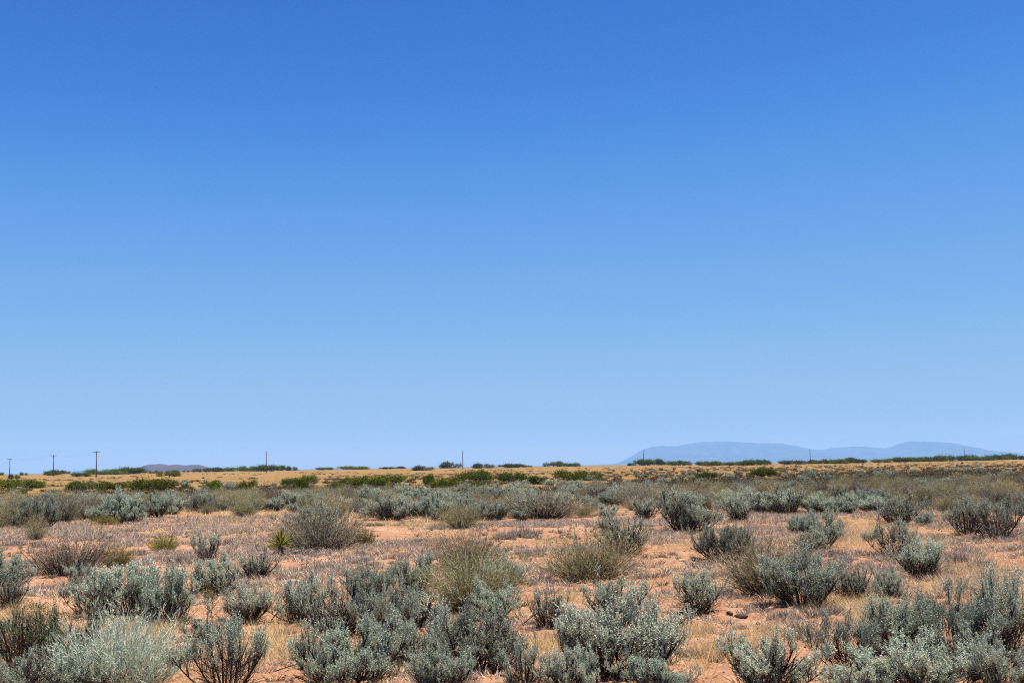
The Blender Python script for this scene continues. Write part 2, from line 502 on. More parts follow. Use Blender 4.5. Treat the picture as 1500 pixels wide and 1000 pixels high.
def make_green(seed, lobes=9, spread=1.0):
    """many-stemmed desert bush: shoots fill a handful of uneven lobes, each shoot clothed in small leaves"""
    rs = np.random.RandomState(seed)
    st, fo = Geo(), Geo()
    E, DD = [], []
    for i in range(lobes):
        c = np.array([rs.normal() * .23 * spread, rs.normal() * .16, rs.uniform(.02, .15)])
        r = np.array([rs.uniform(.10, .2) * spread, rs.uniform(.10, .18), rs.uniform(.10, .2)])
        n = int(95 * r[0] / .15)
        v = unit(rs.normal(size=(n, 3))); v[:, 2] = np.where(v[:, 2] < -.35, -v[:, 2], v[:, 2])
        e = c + v * r * (rs.rand(n, 1) ** .45)
        e[:, 2] = np.maximum(e[:, 2], .01)
        E.append(e); DD.append(unit(v * np.array([1, 1, .7]) + np.array([0, 0, .35]) + rs.normal(size=(n, 3)) * .35))
        for k in range(3):
            tgt = c + rs.normal(size=3) * r * .5
            p0 = np.array([c[0] * .6 + rs.normal() * .03, c[1] * .6, -.03])
            w_ = np.linspace(0, 1, 5)[:, None]
            pts = p0 * (1 - w_) + tgt * w_ + rs.normal(size=(5, 3)) * .015
            tube(st, pts, np.linspace(.012, .004, 5), 4)
    E = np.concatenate(E); D = np.concatenate(DD); m = len(E)
    Ls = rs.uniform(.05, .13, m) * np.where(rs.rand(m) < .08, 1.7, 1)
    ribbons(st, E - D * .03, D, Ls, .004, np.zeros((m, 3)), rs)
    j = np.repeat(np.arange(m), 11); q = len(j)
    P = E[j] + D[j] * (Ls[j] * rs.uniform(-.3, 1.05, q))[:, None] + rs.normal(size=(q, 3)) * .008
    leaves(fo, P, unit(D[j] + rs.normal(size=(q, 3)) * .7), rs.uniform(.018, .036, q), rs.uniform(.010, .018, q), rs)
    normalise(st, fo)
    return st, fo


class Proto:
    def __init__(s, name, pair, stem_mat, leaf_mat):
        st, fo = pair
        s.stem = st.mesh('stem', M[stem_mat])
        s.leaf = fo.mesh('foliage', M[leaf_mat])
        Vs, Vf = st.verts(), fo.verts()
        F = list(st.F) + [f + len(Vs) for f in fo.F]
        s.whole = mesh(name, np.concatenate([Vs, Vf]), F, [M[stem_mat], M[leaf_mat]], [0] * len(st.F) + [1] * len(fo.F))


def sage(seed, **k):
    return Proto('sage_shrub', make_sage(seed, **k), 'sage_stem', 'sage_leaf')


SG = [sage(11, stems=15, tmax=1.3), sage(12, stems=17, tmax=1.25, base=.14), sage(13, stems=14, tmax=1.4), sage(14, stems=17, tmax=1.1, plume=.12), sage(15, stems=13, tmax=1.35, heads=9, plume=.08, shoots=11), sage(16, stems=19, tmax=1.3, base=.18, heads=6)]
SAGE = {
    'dense': SG,
    'fan': [sage(21, stems=15, tmax=.85, heads=7, shoots=5, plume=.2, lo=.35, base=.04), sage(22, stems=17, tmax=.95, heads=8, shoots=5, plume=.18, lo=.3, base=.06)],
    'open': [sage(31, stems=11, tmax=1.15, heads=5, shoots=9, lo=.55, bare=.2), sage(32, stems=12, tmax=1.2, heads=6, shoots=8, plume=.11, lo=.5, bare=.25)],
    'wide': [sage(41, stems=21, tmax=1.35, base=.24), sage(42, stems=23, tmax=1.2, base=.28, plume=.105)],
    'twiggy': [sage(51, stems=18, tmax=1.25, heads=8, shoots=5, lv=13, bare=.45, plume=.08), sage(52, stems=17, tmax=1.1, heads=8, shoots=5, lv=15, bare=.38, plume=.09)],
}
def broom(leaf, *a):
    return Proto('broom_shrub', make_broom(*a), 'broom_stem', leaf)


BROOM = [broom('broom_twig', 61), broom('broom_twig', 62, 460, 6, 1.3), broom('broom_twig', 63, 400, 8, 1.05)]
GREYB = [broom('grey_twig', 64, 480, 4, 1.0, .005, .26), broom('grey_twig', 65, 480, 5, 1.1, .005, .2)]
PALEB = [broom('sage_leaf', 66, 330, 14, 1.2, .0042, .34)]
SALT = [Proto('saltbush_shrub', make_sage(71, 18, tmax=1.0, heads=6, shoots=4, lv=12, bare=.2, base=.22, plume=.14, lo=.15), 'sage_stem', 'salt_leaf')]
WEED = [Proto('snakeweed_plant', make_broom(81 + i, 240, 11, 1.3, .008, .22), 'broom_stem', 'weed_twig') for i in range(2)]
GREEN = [Proto('green_bush', make_green(91 + i, (7, 9, 10, 8, 9)[i], spread=(.8, 1.2, 1.0, 1.4, 1.0)[i]), 'sage_stem', 'green_leaf') for i in range(5)]
BLUEB = [Proto('green_bush', make_green(99, 9), 'sage_stem', 'blue_leaf')]


def tag(o, label, cat, group=None, kind=None):
    if label: o['label'] = label
    if cat: o['category'] = cat
    if group: o['group'] = group
    if kind: o['kind'] = kind
    return o


def link(name, me, parent=None, loc=(0, 0, 0)):
    o = bpy.data.objects.new(name, me)
    COL.objects.link(o)
    o.parent = parent
    o.location = loc
    return o


_MASTER = {}


def plant(name, proto, px, base, wpx, hpx, label, cat, group=None, yaw=None, parts=True, depth=None):
    """one plant at a pixel of its foot, wpx wide and hpx high in the photograph"""
    x, y, d = at(px, base)
    dep = (EYE / d)
    x, y, d = at(px, base - min(.45 * wpx * dep, 9)) if d < 60 else (x, y, d)
    wm = wpx * d / FOC; hm = hpx * d / FOC
    z = float(gh(x, y))
    return put(name, proto, x, y, z, wm, hm, label, cat, group, yaw, parts, depth)


def put(name, proto, x, y, z, wm, hm, label, cat, group=None, yaw=None, parts=True, depth=None):
    yaw = random.uniform(0, 6.283) if yaw is None else yaw
    dm = wm if depth is None else depth
    key = (id(proto), parts)
    if parts:
        if key not in _MASTER:
            r = bpy.data.objects.new(name, None)
            COL.objects.link(r)
            ch = [link('stem', proto.stem, r), link('foliage', proto.leaf, r)]
            _MASTER[key] = (r, ch)
        else:
            r0, c0 = _MASTER[key]
            r = r0.copy(); COL.objects.link(r)
            for c in c0:
                k = c.copy(); COL.objects.link(k); k.parent = r
        r.name = name
        r.empty_display_size = .2
    else:
        if key not in _MASTER:
            r = link(name, proto.whole); _MASTER[key] = (r, [])
        else:
            r = _MASTER[key][0].copy(); COL.objects.link(r)
        r.name = name
    r.location = (x, y, z - .01)
    r.rotation_euler = (0, 0, yaw)
    r.scale = (wm, dm, hm)
    tag(r, label, cat, group)
    r['group'] = group or ''
    if not group: del r['group']
    return r


# ------------------------------------------------------------------ ground, one sheet
def build_ground():
    fine = np.radians(np.linspace(-33, 33, 620))
    rest = np.radians(np.linspace(33, 327, 60)[1:-1])
    ang = np.concatenate([fine, rest])
    rr = np.concatenate([np.geomspace(1.0, 9.0, 22)[:-1], np.geomspace(9.0, 55, 470)[:-1], np.geomspace(55, 3000, 150)[:-1], np.geomspace(3000, 37000, 22)])
    A, Q = np.meshgrid(ang, rr)
    X = Q * np.sin(A); Y = Q * np.cos(A)
    Z = gh(X, Y) + gfine(X, Y) - .02
    nA, nR = len(ang), len(rr)
    V = np.concatenate([np.stack([X, Y, Z], -1).reshape(-1, 3), [[0, 0, float(gh(0, 0))]]])
    i, j = np.meshgrid(np.arange(nR - 1), np.arange(nA), indexing='ij')
    j2 = (j + 1) % nA
    F = np.stack([i * nA + j, (i + 1) * nA + j, (i + 1) * nA + j2, i * nA + j2], -1).reshape(-1, 4)
    jj = np.arange(nA)
    T = np.stack([np.full(nA, len(V) - 1), jj, (jj + 1) % nA], -1)
    me = mesh('ground', V, [F[:, ::-1].copy(), T[:, ::-1].copy()], [ground_material()], None, True)
    o = link('ground', me)
    tag(o, 'orange sand and tan grassland stretching flat to the horizon', 'ground', None, 'structure')
    return o


build_ground()


# ------------------------------------------------------------------ mountains and mesa
def ridge(name, prof, dist, mat, label, cat, foot_front, foot_back, seed, base=-16, rough=.42):
    px = np.array([p[0] for p in prof], float); py = np.array([p[1] for p in prof], float)
    xs = np.linspace(px[0], px[-1], 260)
    ys = np.interp(xs, px, py)
    el = np.maximum(HOR(xs) - ys, 0) / FOC
    d0 = [ray(a, HOR(a)) for a in xs]
    az = np.array([math.atan2(d.x, d.y) for d in d0])
    top = EYE + el * dist / np.cos(az - az.mean())
    hmax = top.max()
    nd = 60
    V = []
    for k in range(nd):
        u = k / (nd - 1) * 2 - 1                      # -1 front foot, 0 crest, 1 back foot
        off = (foot_front if u < 0 else foot_back) * u
        f = (1 - abs(u)) ** 1.15
        D = dist + off + abs(u) * vnoise(xs / 22., np.full_like(xs, 3.3), seed) * foot_front * .3
        X = np.tan(az) * dist * (1 + 0 * D); Y = D
        rel = (np.abs(vnoise(xs / 9. + u * 1.2, np.full_like(xs, u * 2.6), seed + 1)) * 2 + np.abs(vnoise(xs / 3.5, np.full_like(xs, u * 6), seed + 2))) * rough
        Z = base + (top - base) * np.clip(f * (1 - rel * 4 * abs(u) * (1 - abs(u))), 0, 1)
        # broad spurs
        V.append(np.stack([X, Y, Z], -1))
    V = np.array(V)
    n = len(xs)
    i, j = np.meshgrid(np.arange(nd - 1), np.arange(n - 1), indexing='ij')
    F = np.stack([i * n + j, i * n + j + 1, (i + 1) * n + j + 1, (i + 1) * n + j], -1).reshape(-1, 4)
    me = mesh(name, V.reshape(-1, 3), [F], [mat], None, True)
    return tag(link(name, me), label, cat, None, 'structure')


MTN = [(880, 686), (897, 681.5), (910, 676.5), (920, 671), (931, 664.5), (940, 659), (950, 655.5), (958, 653.2), (972, 652.2), (988, 653), (1000, 650.5), (1012, 648.8), (1024, 646.5), (1045, 645.8), (1062, 645.4), (1080, 646.5), (1100, 647.3), (1125, 648.3), (1148, 648.6), (1165, 652), (1180, 655.5), (1195, 657.8), (1207, 658.2), (1220, 655.5), (1238, 653.8), (1258, 653), (1275, 654.2), (1290, 655.3), (1307, 655.2), (1315, 651), (1324, 647.5), (1334, 644.9), (1342, 645.8), (1365, 646), (1390, 647.5), (1408, 650.5), (1428, 655.5), (1450, 661), (1470, 666.5), (1484, 670), (1500, 674)]
ridge('mountains', MTN, 30000, M['mountain'], 'long pale blue hazy mountain range with a rounded peak', 'mountains', 5200, 5000, 3)
MESA = [(192, 694), (199, 688.6), (209, 681.8), (221, 679.6), (236, 678.9), (247, 680.6), (257, 679.6), (270, 681), (282, 680.2), (290, 679.8), (298, 682), (308, 685.2), (320, 689.5), (332, 694)]
ridge('mesa_hill', MESA, 6000, M['mesa'], 'low flat mauve hill on the horizon beyond the grass field', 'hill', 500, 700, 8)
FARH = [(96, 694), (104, 690.2), (112, 689.0), (120, 690.4), (128, 688.2), (136, 690.2), (146, 693)]
ridge('far_hill', FARH, 20000, M['mountain'], 'tiny blue far hill beside the tallest pole with a crossarm', 'hill', 1500, 1500, 12)

# ------------------------------------------------------------------ air
hz = Geo()
box(hz, (0, 0, 315), (37600, 37600, 335))
hm_, ht, ho = newmat('haze')
pv = ht.nodes.new('ShaderNodeVolumePrincipled')
pv.inputs['Color'].default_value = (0.355, 0.635, 0.985, 1)
pv.inputs['Density'].default_value = 5.0e-5
pv.inputs['Anisotropy'].default_value = 0.0
ht.links.new(pv.outputs[0], ho.inputs['Volume'])
tag(link('haze', hz.mesh('haze', hm_)), 'pale blue haze in the air towards the mountains', 'haze', None, 'stuff')

# ------------------------------------------------------------------ shrubs of the foreground, one by one
SAGE_G = 'sagebrush bushes on the open sand'
BROOM_G = 'rabbitbrush bushes on the open sand'
FORE = [
    # kind, variant, px, foot py, width, height, label
    ('B', 'grey', 103, 845, 112, 62, 'wide dark broom-like shrub with upright grey stems beside an olive dome'),
    ('W', '', 170, 831, 46, 33, 'olive green snakeweed dome joined to a wide dark broom-like shrub'),
    ('S', 'dense', 8, 862, 62, 44, 'sagebrush cut by the left edge, beside bare sand'),
    ('S', 'twiggy', 14, 893, 50, 46, 'thin greyish sagebrush below the one cut by the left edge'),
    ('S', 'open', 122, 900, 52, 62, 'open sagebrush with tufted heads on bare stems at the end of a long thicket'),
    ('S', 'dense', 182, 908, 105, 70, 'broad leafy sagebrush making up the middle of the left sage thicket'),
    ('S', 'dense', 238, 924, 84, 80, 'dark-bottomed sagebrush at the right end of the left sage thicket'),
    ('S', 'open', 112, 856, 30, 26, 'small tufted sagebrush head directly below the wide dark broom-like shrub'),
    ('S', 'dense', 312, 874, 78, 52, 'compact dark sagebrush with black shade beneath it, left of a spindly weed'),
    ('S', 'fan', 362, 916, 64, 52, 'upright dark sagebrush with a bare side twig, alone on sand'),
    ('S', 'twiggy', 374, 847, 54, 40, 'twiggy sagebrush with a pale stick leaning in it below the yucca'),
    ('S', 'open', 303, 823, 42, 40, 'small lopsided sagebrush with one tall tuft among grey mats'),
    ('W', '', 240, 809, 42, 27, 'olive brown snakeweed dome alone above the left sage thicket'),
    ('T', '', 30, 985, 100, 90, 'dark green leafy saltbush with a pale dead stick at its front'),
    ('T', '', 92, 985, 120, 92, 'saltbush with blackish heads and pale bare twigs beside pale broom growth'),
    ('B', 'pale', 178, 1012, 175, 96, 'large pale silvery broom-like shrub at the bottom edge'),
    ('S', 'dense', 35, 1030, 100, 62, 'silvery sagebrush cut by the bottom left corner'),
    ('S', 'twiggy', 105, 1025, 90, 48, 'bare-twigged grey sagebrush low between silvery shrubs at the bottom edge'),
    ('S', 'open', 322, 1020, 108, 108, 'tall sagebrush at the bottom edge with tufts on long bare stems'),
    ('S', 'twiggy', 300, 945, 62, 38, 'dark half-dead sagebrush beneath the spindly weed'),
    ('S', 'dense', 440, 914, 74, 62, 'yellowish sagebrush at the left end of the central thicket'),
    ('S', 'dense', 540, 890, 72, 58, 'bright turquoise sagebrush crown topping the central thicket'),
    ('S', 'twiggy', 497, 935, 92, 80, 'grey-stemmed sagebrush in the central thicket under the turquoise crown'),
    ('S', 'wide', 563, 935, 100, 76, 'shaggy sagebrush in the heart of the central thicket'),
    ('S', 'dense', 607, 880, 58, 62, 'brownish sagebrush crown left of the tall olive broom shrub'),
    ('B', 'olive', 684, 846, 106, 72, 'tallest olive broom shrub, rising behind the central thicket'),
    ('B', 'olive', 690, 902, 128, 82, 'olive broom shrub in the central thicket, before the tallest one'),
    ('S', 'dense', 735, 870, 62, 50, 'turquoise sagebrush against the right side of the olive broom shrubs'),
    ('S', 'dense', 722, 912, 70, 52, 'silvery sagebrush at the foot of the olive broom shrub, by bare sand'),
    ('S', 'twiggy', 610, 922, 90, 52, 'purplish leafless-looking sagebrush low in the central thicket'),
    ('S', 'wide', 510, 1008, 165, 88, 'large sagebrush with black shaded stems fanning right at the bottom edge'),
    ('S', 'wide', 612, 975, 130, 72, 'sagebrush with long bare stems leaning between the two big bottom ones'),
    ('S', 'dense', 705, 990, 120, 92, 'round grey-green sagebrush with dark inner stems, right of leaning stems'),
    ('S', 'dense', 645, 1022, 95, 66, 'pale sagebrush cut by the bottom edge below the round grey-green one'),
    ('S', 'open', 775, 1015, 72, 70, 'tufted sagebrush with one bare stem at the bottom edge, by sand'),
    ('S', 'twiggy', 805, 922, 58, 58, 'sparse sagebrush with one thin upright spike on littered sand'),
    ('B', 'olive', 868, 856, 142, 74, 'wide rounded olive broom shrub standing alone on sand'),
    ('S', 'twiggy', 912, 812, 74, 52, 'greyish sagebrush right behind the wide rounded olive broom shrub'),
    ('S', 'open', 897, 915, 98, 66, 'tufted sagebrush behind the biggest one, its heads against bare sand'),
    ('S', 'dense', 915, 1000, 172, 112, 'biggest sagebrush, dense with near-black gaps low in its front'),
    ('S', 'fan', 846, 985, 64, 82, 'upright pale sagebrush at the left flank of the biggest one'),
    ('S', 'dense', 838, 1022, 80, 62, 'low sagebrush cut by the bottom edge left of the biggest one'),
    ('S', 'dense', 965, 1022, 95, 48, 'pale pinkish-grey sagebrush at the bottom edge before the biggest one'),
    ('S', 'fan', 1024, 901, 72, 58, 'vase-shaped sagebrush fanning from a dark foot, alone on sand'),
    ('B', 'olive', 1124, 878, 128, 78, 'yellowish olive broom shrub leaning on a dark sagebrush'),
    ('S', 'dense', 1174, 893, 108, 76, 'dark sagebrush with black shade, hugging a yellowish broom shrub'),
    ('S', 'dense', 1132, 1020, 132, 82, 'silvery sagebrush alone at the bottom edge, with sand on both sides'),
    ('S', 'dense', 1062, 823, 78, 50, 'leafy sagebrush with black hollow foot behind the yellowish broom shrub'),
    ('S', 'dense', 1010, 782, 76, 60, 'rounded dark sagebrush at the front of the belt, black at its foot'),
    ('S', 'twiggy', 1248, 880, 58, 48, 'greyish leaning sagebrush right of the dark one with black shade'),
    ('S', 'dense', 1301, 878, 42, 40, 'small round dark sagebrush beside a greyish leaning one'),
    ('S', 'fan', 1352, 851, 66, 54, 'upright sagebrush with straw at its foot, below a bare-stemmed one'),
    ('S', 'open', 1305, 816, 62, 54, 'bare-stemmed sagebrush with few flat-topped tufts, like a tiny tree'),
    ('S', 'open', 1245, 998, 95, 82, 'tufted sagebrush on bare stems at the left of the right-hand thicket'),
    ('S', 'fan', 1308, 960, 80, 74, 'upright sagebrush at the upper left of the right-hand thicket'),
    ('S', 'wide', 1400, 968, 150, 88, 'broad leafy sagebrush at the top of the right-hand thicket'),
    ('S', 'fan', 1474, 968, 72, 118, 'tall spire-like sagebrush rising from the right-hand thicket'),
    ('S', 'dense', 1345, 1025, 150, 76, 'silvery low sagebrush at the bottom edge of the right-hand thicket'),
    ('S', 'twiggy', 1430, 1000, 110, 70, 'sagebrush with long bare stems inside the right-hand thicket'),
    ('S', 'dense', 1480, 1030, 90, 74, 'sagebrush cut by the bottom right corner'),
    ('S', 'dense', 1260, 1030, 90, 46, 'low silvery sagebrush at the bottom edge under tufted bare stems'),
    ('S', 'dense', 1207, 803, 60, 50, 'domed light green sagebrush standing before the right half of the belt'),
    ('S', 'dense', 1185, 808, 46, 30, 'smaller bluish sagebrush against the domed light green one'),
    ('S', 'fan', 1168, 783, 32, 26, 'little sagebrush left of the domed light green one'),
    ('S', 'open', 1414, 784, 50, 54, 'dark-stemmed sagebrush, left one of a pair beside bare sand'),
    ('S', 'open', 1460, 792, 72, 58, 'dark-stemmed spreading sagebrush, right one of a pair beside bare sand'),
    ('S', 'twiggy', 1318, 768, 54, 42, 'twiggy sagebrush with a single dark spike above the bare-stemmed one'),
    ('S', 'dense', 1352, 769, 26, 17, 'pale small round sagebrush in straw grass'),
    ('S', 'twiggy', 1153, 754, 52, 40, 'grey dead-looking sagebrush with straight bare stems at the belt'),
    ('S', 'dense', 1198, 753, 44, 27, 'bushy sagebrush right of the grey dead-looking one'),
    ('S', 'dense', 1236, 752, 38, 20, 'pale mint sagebrush, low, at the front of the belt'),
    ('S', 'fan', 1082, 764, 42, 38, 'dark upright sagebrush in straw between the belt and sand'),
    ('S', 'dense', 1120, 752, 52, 30, 'grey-green sagebrush behind the dark upright one in straw'),
    ('B', 'grey', 470, 810, 118, 66, 'big grey-purple broom shrub right of the yucca'),
    ('S', 'dense', 458, 778, 74, 36, 'bluish sagebrush behind the big grey-purple broom shrub'),
    ('W', '', 532, 799, 36, 30, 'bright olive snakeweed against the big grey-purple broom shrub'),
    ('S', 'dense', 577, 762, 60, 36, 'rounded sagebrush alone at the belt front, beside straw'),
    ('B', 'olive', 674, 774, 58, 34, 'small tan broom shrub before the belt, above the tallest one'),
    ('B', 'grey', 800, 760, 105, 48, 'wide grey-purple broom shrub at the belt front'),
    ('S', 'twiggy', 770, 757, 46, 30, 'sagebrush with dark stems at the left of the wide grey-purple broom'),
    ('S', 'dense', 634, 758, 42, 32, 'black-stemmed sagebrush at the belt front, right of the rounded one'),
    ('S', 'dense', 178, 763, 50, 40, 'dark round-topped sagebrush, largest at the left belt front'),
    ('S', 'dense', 227, 757, 44, 30, 'sagebrush with forked dark stems next to the largest left belt one'),
    ('S', 'dense', 298, 750, 34, 26, 'dark-stemmed sagebrush with orange dead grass at its foot'),
    ('W', '', 156, 768, 34, 14, 'low yellowish weed tuft at the foot of the dark round-topped sagebrush'),
    ('B', 'olive', 52, 790, 30, 34, 'thin leafless broom shrub on the sand bank at left'),
    ('B', 'grey', 92, 764, 44, 44, 'brown-stemmed broom shrub at the left belt front, by a sand bank'),
    ('B', 'grey', 128, 760, 46, 40, 'dark grey broom shrub at the belt front, left of round-topped sagebrush'),
    ('B', 'olive', 22, 772, 56, 46, 'olive broom shrub at the belt front near the left edge'),
    ('S', 'dense', 57, 774, 50, 42, 'pale sagebrush between two broom shrubs at the left belt front'),
    ('S', 'dense', 890, 758, 32, 18, 'small spiky green sagebrush left of rounded dark one'),
    ('S', 'twiggy', 945, 762, 40, 34, 'leafy pale sagebrush just left of the rounded dark one'),
    ('B', 'grey', 928, 742, 60, 36, 'brown upright broom shrub by a pale sand gap'),
    ('S', 'dense', 893, 783, 32, 26, 'dark little sagebrush behind greyish one, in grey mats'),
    ('S', 'dense', 5, 928, 26, 20, 'small tuft of sagebrush at the left edge above the green saltbush'),
]
fore_pts = []
for kind, var, px, base, wp, hp, lab in FORE:
    k = len(fore_pts)
    if kind == 'S':
        pr = SAGE[var]; pr = pr[k % len(pr)]
        o = plant('sage_shrub', pr, px, base, wp * 1.06, hp * 1.04, lab, 'sagebrush', SAGE_G)
    elif kind == 'B':
        pr = {'grey': GREYB, 'olive': BROOM, 'pale': PALEB}[var]; pr = pr[k % len(pr)]
        o = plant('broom_shrub', pr, px, base, wp * 1.1, hp * 1.05, lab, 'rabbitbrush', BROOM_G)
    elif kind == 'W':
        o = plant('snakeweed_plant', WEED[k % 2], px, base, wp, hp, lab, 'snakeweed', 'snakeweed domes')
    else:
        o = plant('saltbush_shrub', SALT[0], px, base, wp, hp, lab, 'saltbush', 'leafy saltbushes')
    fore_pts.append((o.location.x, o.location.y, o.scale.x))


# ------------------------------------------------------------------ yucca
def build_yucca():
    rs = np.random.RandomState(4)
    x, y, d = at(411, 813)
    k = d / FOC
    r = bpy.data.objects.new('yucca_plant', None); COL.objects.link(r)
    r.location = (x, y, float(gh(x, y)) - .01)
    tag(r, 'green spiky yucca on a short trunk with a grey dead skirt', 'yucca')
    tr, lf, dl = Geo(), Geo(), Geo()
    H = 44 * k
    tube(tr, [[0, 0, -.05], [.01, 0, H * .15], [0, .01, H * .38]], [.05, .055, .05], 8)
    n = 120
    az = rs.uniform(0, 6.28, n); t = rs.uniform(.0, 1.5, n)
    P = np.zeros((n, 3)); P[:, 2] = H * .36 - .02 * t
    ribbons(lf, P, dirs(az, t), rs.uniform(.5, .66, n) * H, .022, np.stack([0 * t, 0 * t, -.07 * t], 1), rs)
    n = 80
    az = rs.uniform(0, 6.28, n); t = rs.uniform(1.9, 2.8, n)
    P = np.zeros((n, 3)); P[:, 2] = H * rs.uniform(.15, .36, n)
    ribbons(dl, P, dirs(az, t), rs.uniform(.2, .4, n) * H, .02, np.zeros((n, 3)), rs)
    n = 60                                       # fallen leaves to one side
    P = np.stack([rs.uniform(.0, .75, n), rs.uniform(-.25, .2, n), rs.uniform(.01, .07, n)], 1)
    ribbons(dl, P, dirs(rs.normal(size=n) * .5, rs.uniform(1.3, 1.6, n)), rs.uniform(.2, .4, n), .02, np.zeros((n, 3)), rs)
    link('trunk', tr.mesh('trunk', M['dark_wood'], True), r)
    link('foliage', lf.mesh('foliage', M['yucca_leaf']), r)
    link('dead_skirt', dl.mesh('dead_skirt', M['dead_leaf']), r)


build_yucca()


def build_weed_stalk():
    rs = np.random.RandomState(9)
    x, y, d = at(308, 921)
    k = d / FOC
    r = bpy.data.objects.new('weed_stalk_plant', None); COL.objects.link(r)
    r.location = (x, y, float(gh(x, y)) - .01)
    tag(r, 'thin dry spindly weed with a few twigs above a half-dead sagebrush', 'weed')
    st, fo = Geo(), Geo()
    H = 58 * k
    main, _, _ = grow(rs, [0, 0, -.03], 1.0, .06, H, .05, 9, .4)
    for b0, a, tl, L in ((None, 1.0, .06, 1.0), (3, 2.2, .35, .5), (4, 4.4, .4, .4)):
        pts = main if b0 is None else grow(rs, main[b0], a, tl, H * L, -.1, 7, .4)[0]
        tube(st, pts, np.linspace(.006, .003, len(pts)), 4)
        for q in pts[3:]:
            for _ in range(3):
                aa = rs.uniform(0, 6.28)
                p2, _, _ = grow(rs, q, aa, rs.uniform(.5, 1.2), rs.uniform(.06, .16), -.3, 3, .3)
                tube(st, p2, np.linspace(.003, .0016, len(p2)), 3)
                n = 8
                leaves(fo, p2[-1] + rs.normal(size=(n, 3)) * .02, unit(rs.normal(size=(n, 3)) + np.array([0, 0, .6])), .025, .008, rs)
    link('stem', st.mesh('stem', M['sage_stem']), r)
    link('foliage', fo.mesh('foliage', M['weed_twig']), r)


build_weed_stalk()


# ------------------------------------------------------------------ sticks, chunks, rocks
def lump(seed, sx, sy, sz, sub=2):
    import bmesh
    bm = bmesh.new()
    bmesh.ops.create_icosphere(bm, subdivisions=sub, radius=1)
    rs = np.random.RandomState(seed)
    V = np.array([v.co[:] for v in bm.verts])
    n = sum(vnoise(V[:, 0] * f + V[:, 2] * 1.3 + seed, V[:, 1] * f - V[:, 2] * .7, seed + i) * a for i, (f, a) in enumerate(((1.2, .7), (2.7, .35), (6, .15))))
    V = V * (1 + n[:, None]) * np.array([sx, sy, sz])
    F = np.array([[v.index for v in f.verts] for f in bm.faces])
    bm.free()
    return V, F


def single(name, V, F, mat, px, py, label, cat, group=None, yaw=0, sink=.0):
    x, y, d = at(px, py)
    o = link(name, mesh(name, V, [F], [M[mat]], None, False))
    o.location = (x, y, float(gh(x, y)) + sink)
    o.rotation_euler = (0, 0, yaw)
    return tag(o, label, cat, group)


for i, (px, py, a, b, c, mat, nm, lab, cat, yaw) in enumerate([
    (1070, 900, .045, .04, .04, 'dark_wood', 'wood_chunk', 'rounded dark chunk on the sand right of the vase-shaped sagebrush', 'wood chunk', .2),
    (1087, 904, .085, .03, .032, 'dark_wood', 'wood_chunk', 'longer dark chunk on the sand beside a rounded one', 'wood chunk', -.35),
    (430, 853, .14, .05, .035, 'rock', 'rock', 'whitish flat stone above the left end of the central thicket', 'rock', .05),
    (997, 821, .10, .06, .03, 'rock', 'rock', 'pale flat stone on bare sand behind the yellowish broom shrub', 'rock', .3),
    (541, 797, .10, .06, .05, 'rock', 'rock', 'white stone at the foot of the bright olive snakeweed', 'rock', 0),
    (290, 908, .06, .04, .03, 'rock', 'rock', 'small pale stone on sand near the spindly weed', 'rock', 0),
    (1234, 702, .28, .2, .16, 'rock', 'rock', 'bluish-white stone on the slope by the back of the belt', 'rock', 0),
    (1195, 702, .16, .12, .12, 'rock', 'rock', 'tiny white stone on the slope left of a bluish-white one', 'rock', 0),
]):
    V, F = lump(30 + i, a, b, c)
    single(nm, V, F, mat, px, py, lab, cat, 'loose stones' if nm == 'rock' else 'dark chunks', yaw, c * .45)


def stick(px, py, L, rad, az, tilt, mat, label, seed, forks=2):
    rs = np.random.RandomState(seed)
    x, y, d = at(px, py)
    g = Geo()
    pts, _, _ = grow(rs, [0, 0, 0], az, tilt, L, .1, 6, .12)
    tube(g, pts, np.linspace(rad, rad * .45, len(pts)), 6)
    for _ in range(forks):
        q = pts[rs.randint(2, 5)]
        p2, _, _ = grow(rs, q, az + rs.normal() * .8, tilt + rs.normal() * .2, L * .35, .1, 4, .2)
        tube(g, p2, np.linspace(rad * .5, rad * .2, len(p2)), 5)
    o = link('dead_stick', g.mesh('dead_stick', M[mat], True))
    o.location = (x, y, float(gh(x, y)) + rad * .5)
    tag(o, label, 'stick', 'dead sticks')


stick(17, 962, .42, .011, 1.2, .12, 'bone_wood', 'pale bare stick standing upright in front of the green saltbush', 1, 0)
stick(369, 847, .36, .008, .4, .75, 'bone_wood', 'pale thin stick leaning in twiggy sagebrush below the yucca', 2, 0)
stick(385, 990, .6, .008, .45, 1.35, 'sage_stem', 'dark branching stick lying on the sand left of the large bottom sagebrush', 3, 3)
stick(395, 912, .45, .010, .9, .85, 'sage_stem', 'dark dead branch poking right of the upright sagebrush on sand', 4, 2)
stick(1230, 945, .5, .005, .6, 1.0, 'bone_wood', 'thin pale twig arching left of tufted bare stems', 5, 3)
stick(723, 756, .7, .03, .9, .7, 'bone_wood', 'grey weathered snag leaning at the belt front near sand', 6, 3)
stick(765, 915, .5, .008, .3, 1.0, 'sage_stem', 'dark bare branch slanting over littered sand by silvery sagebrush', 7, 3)

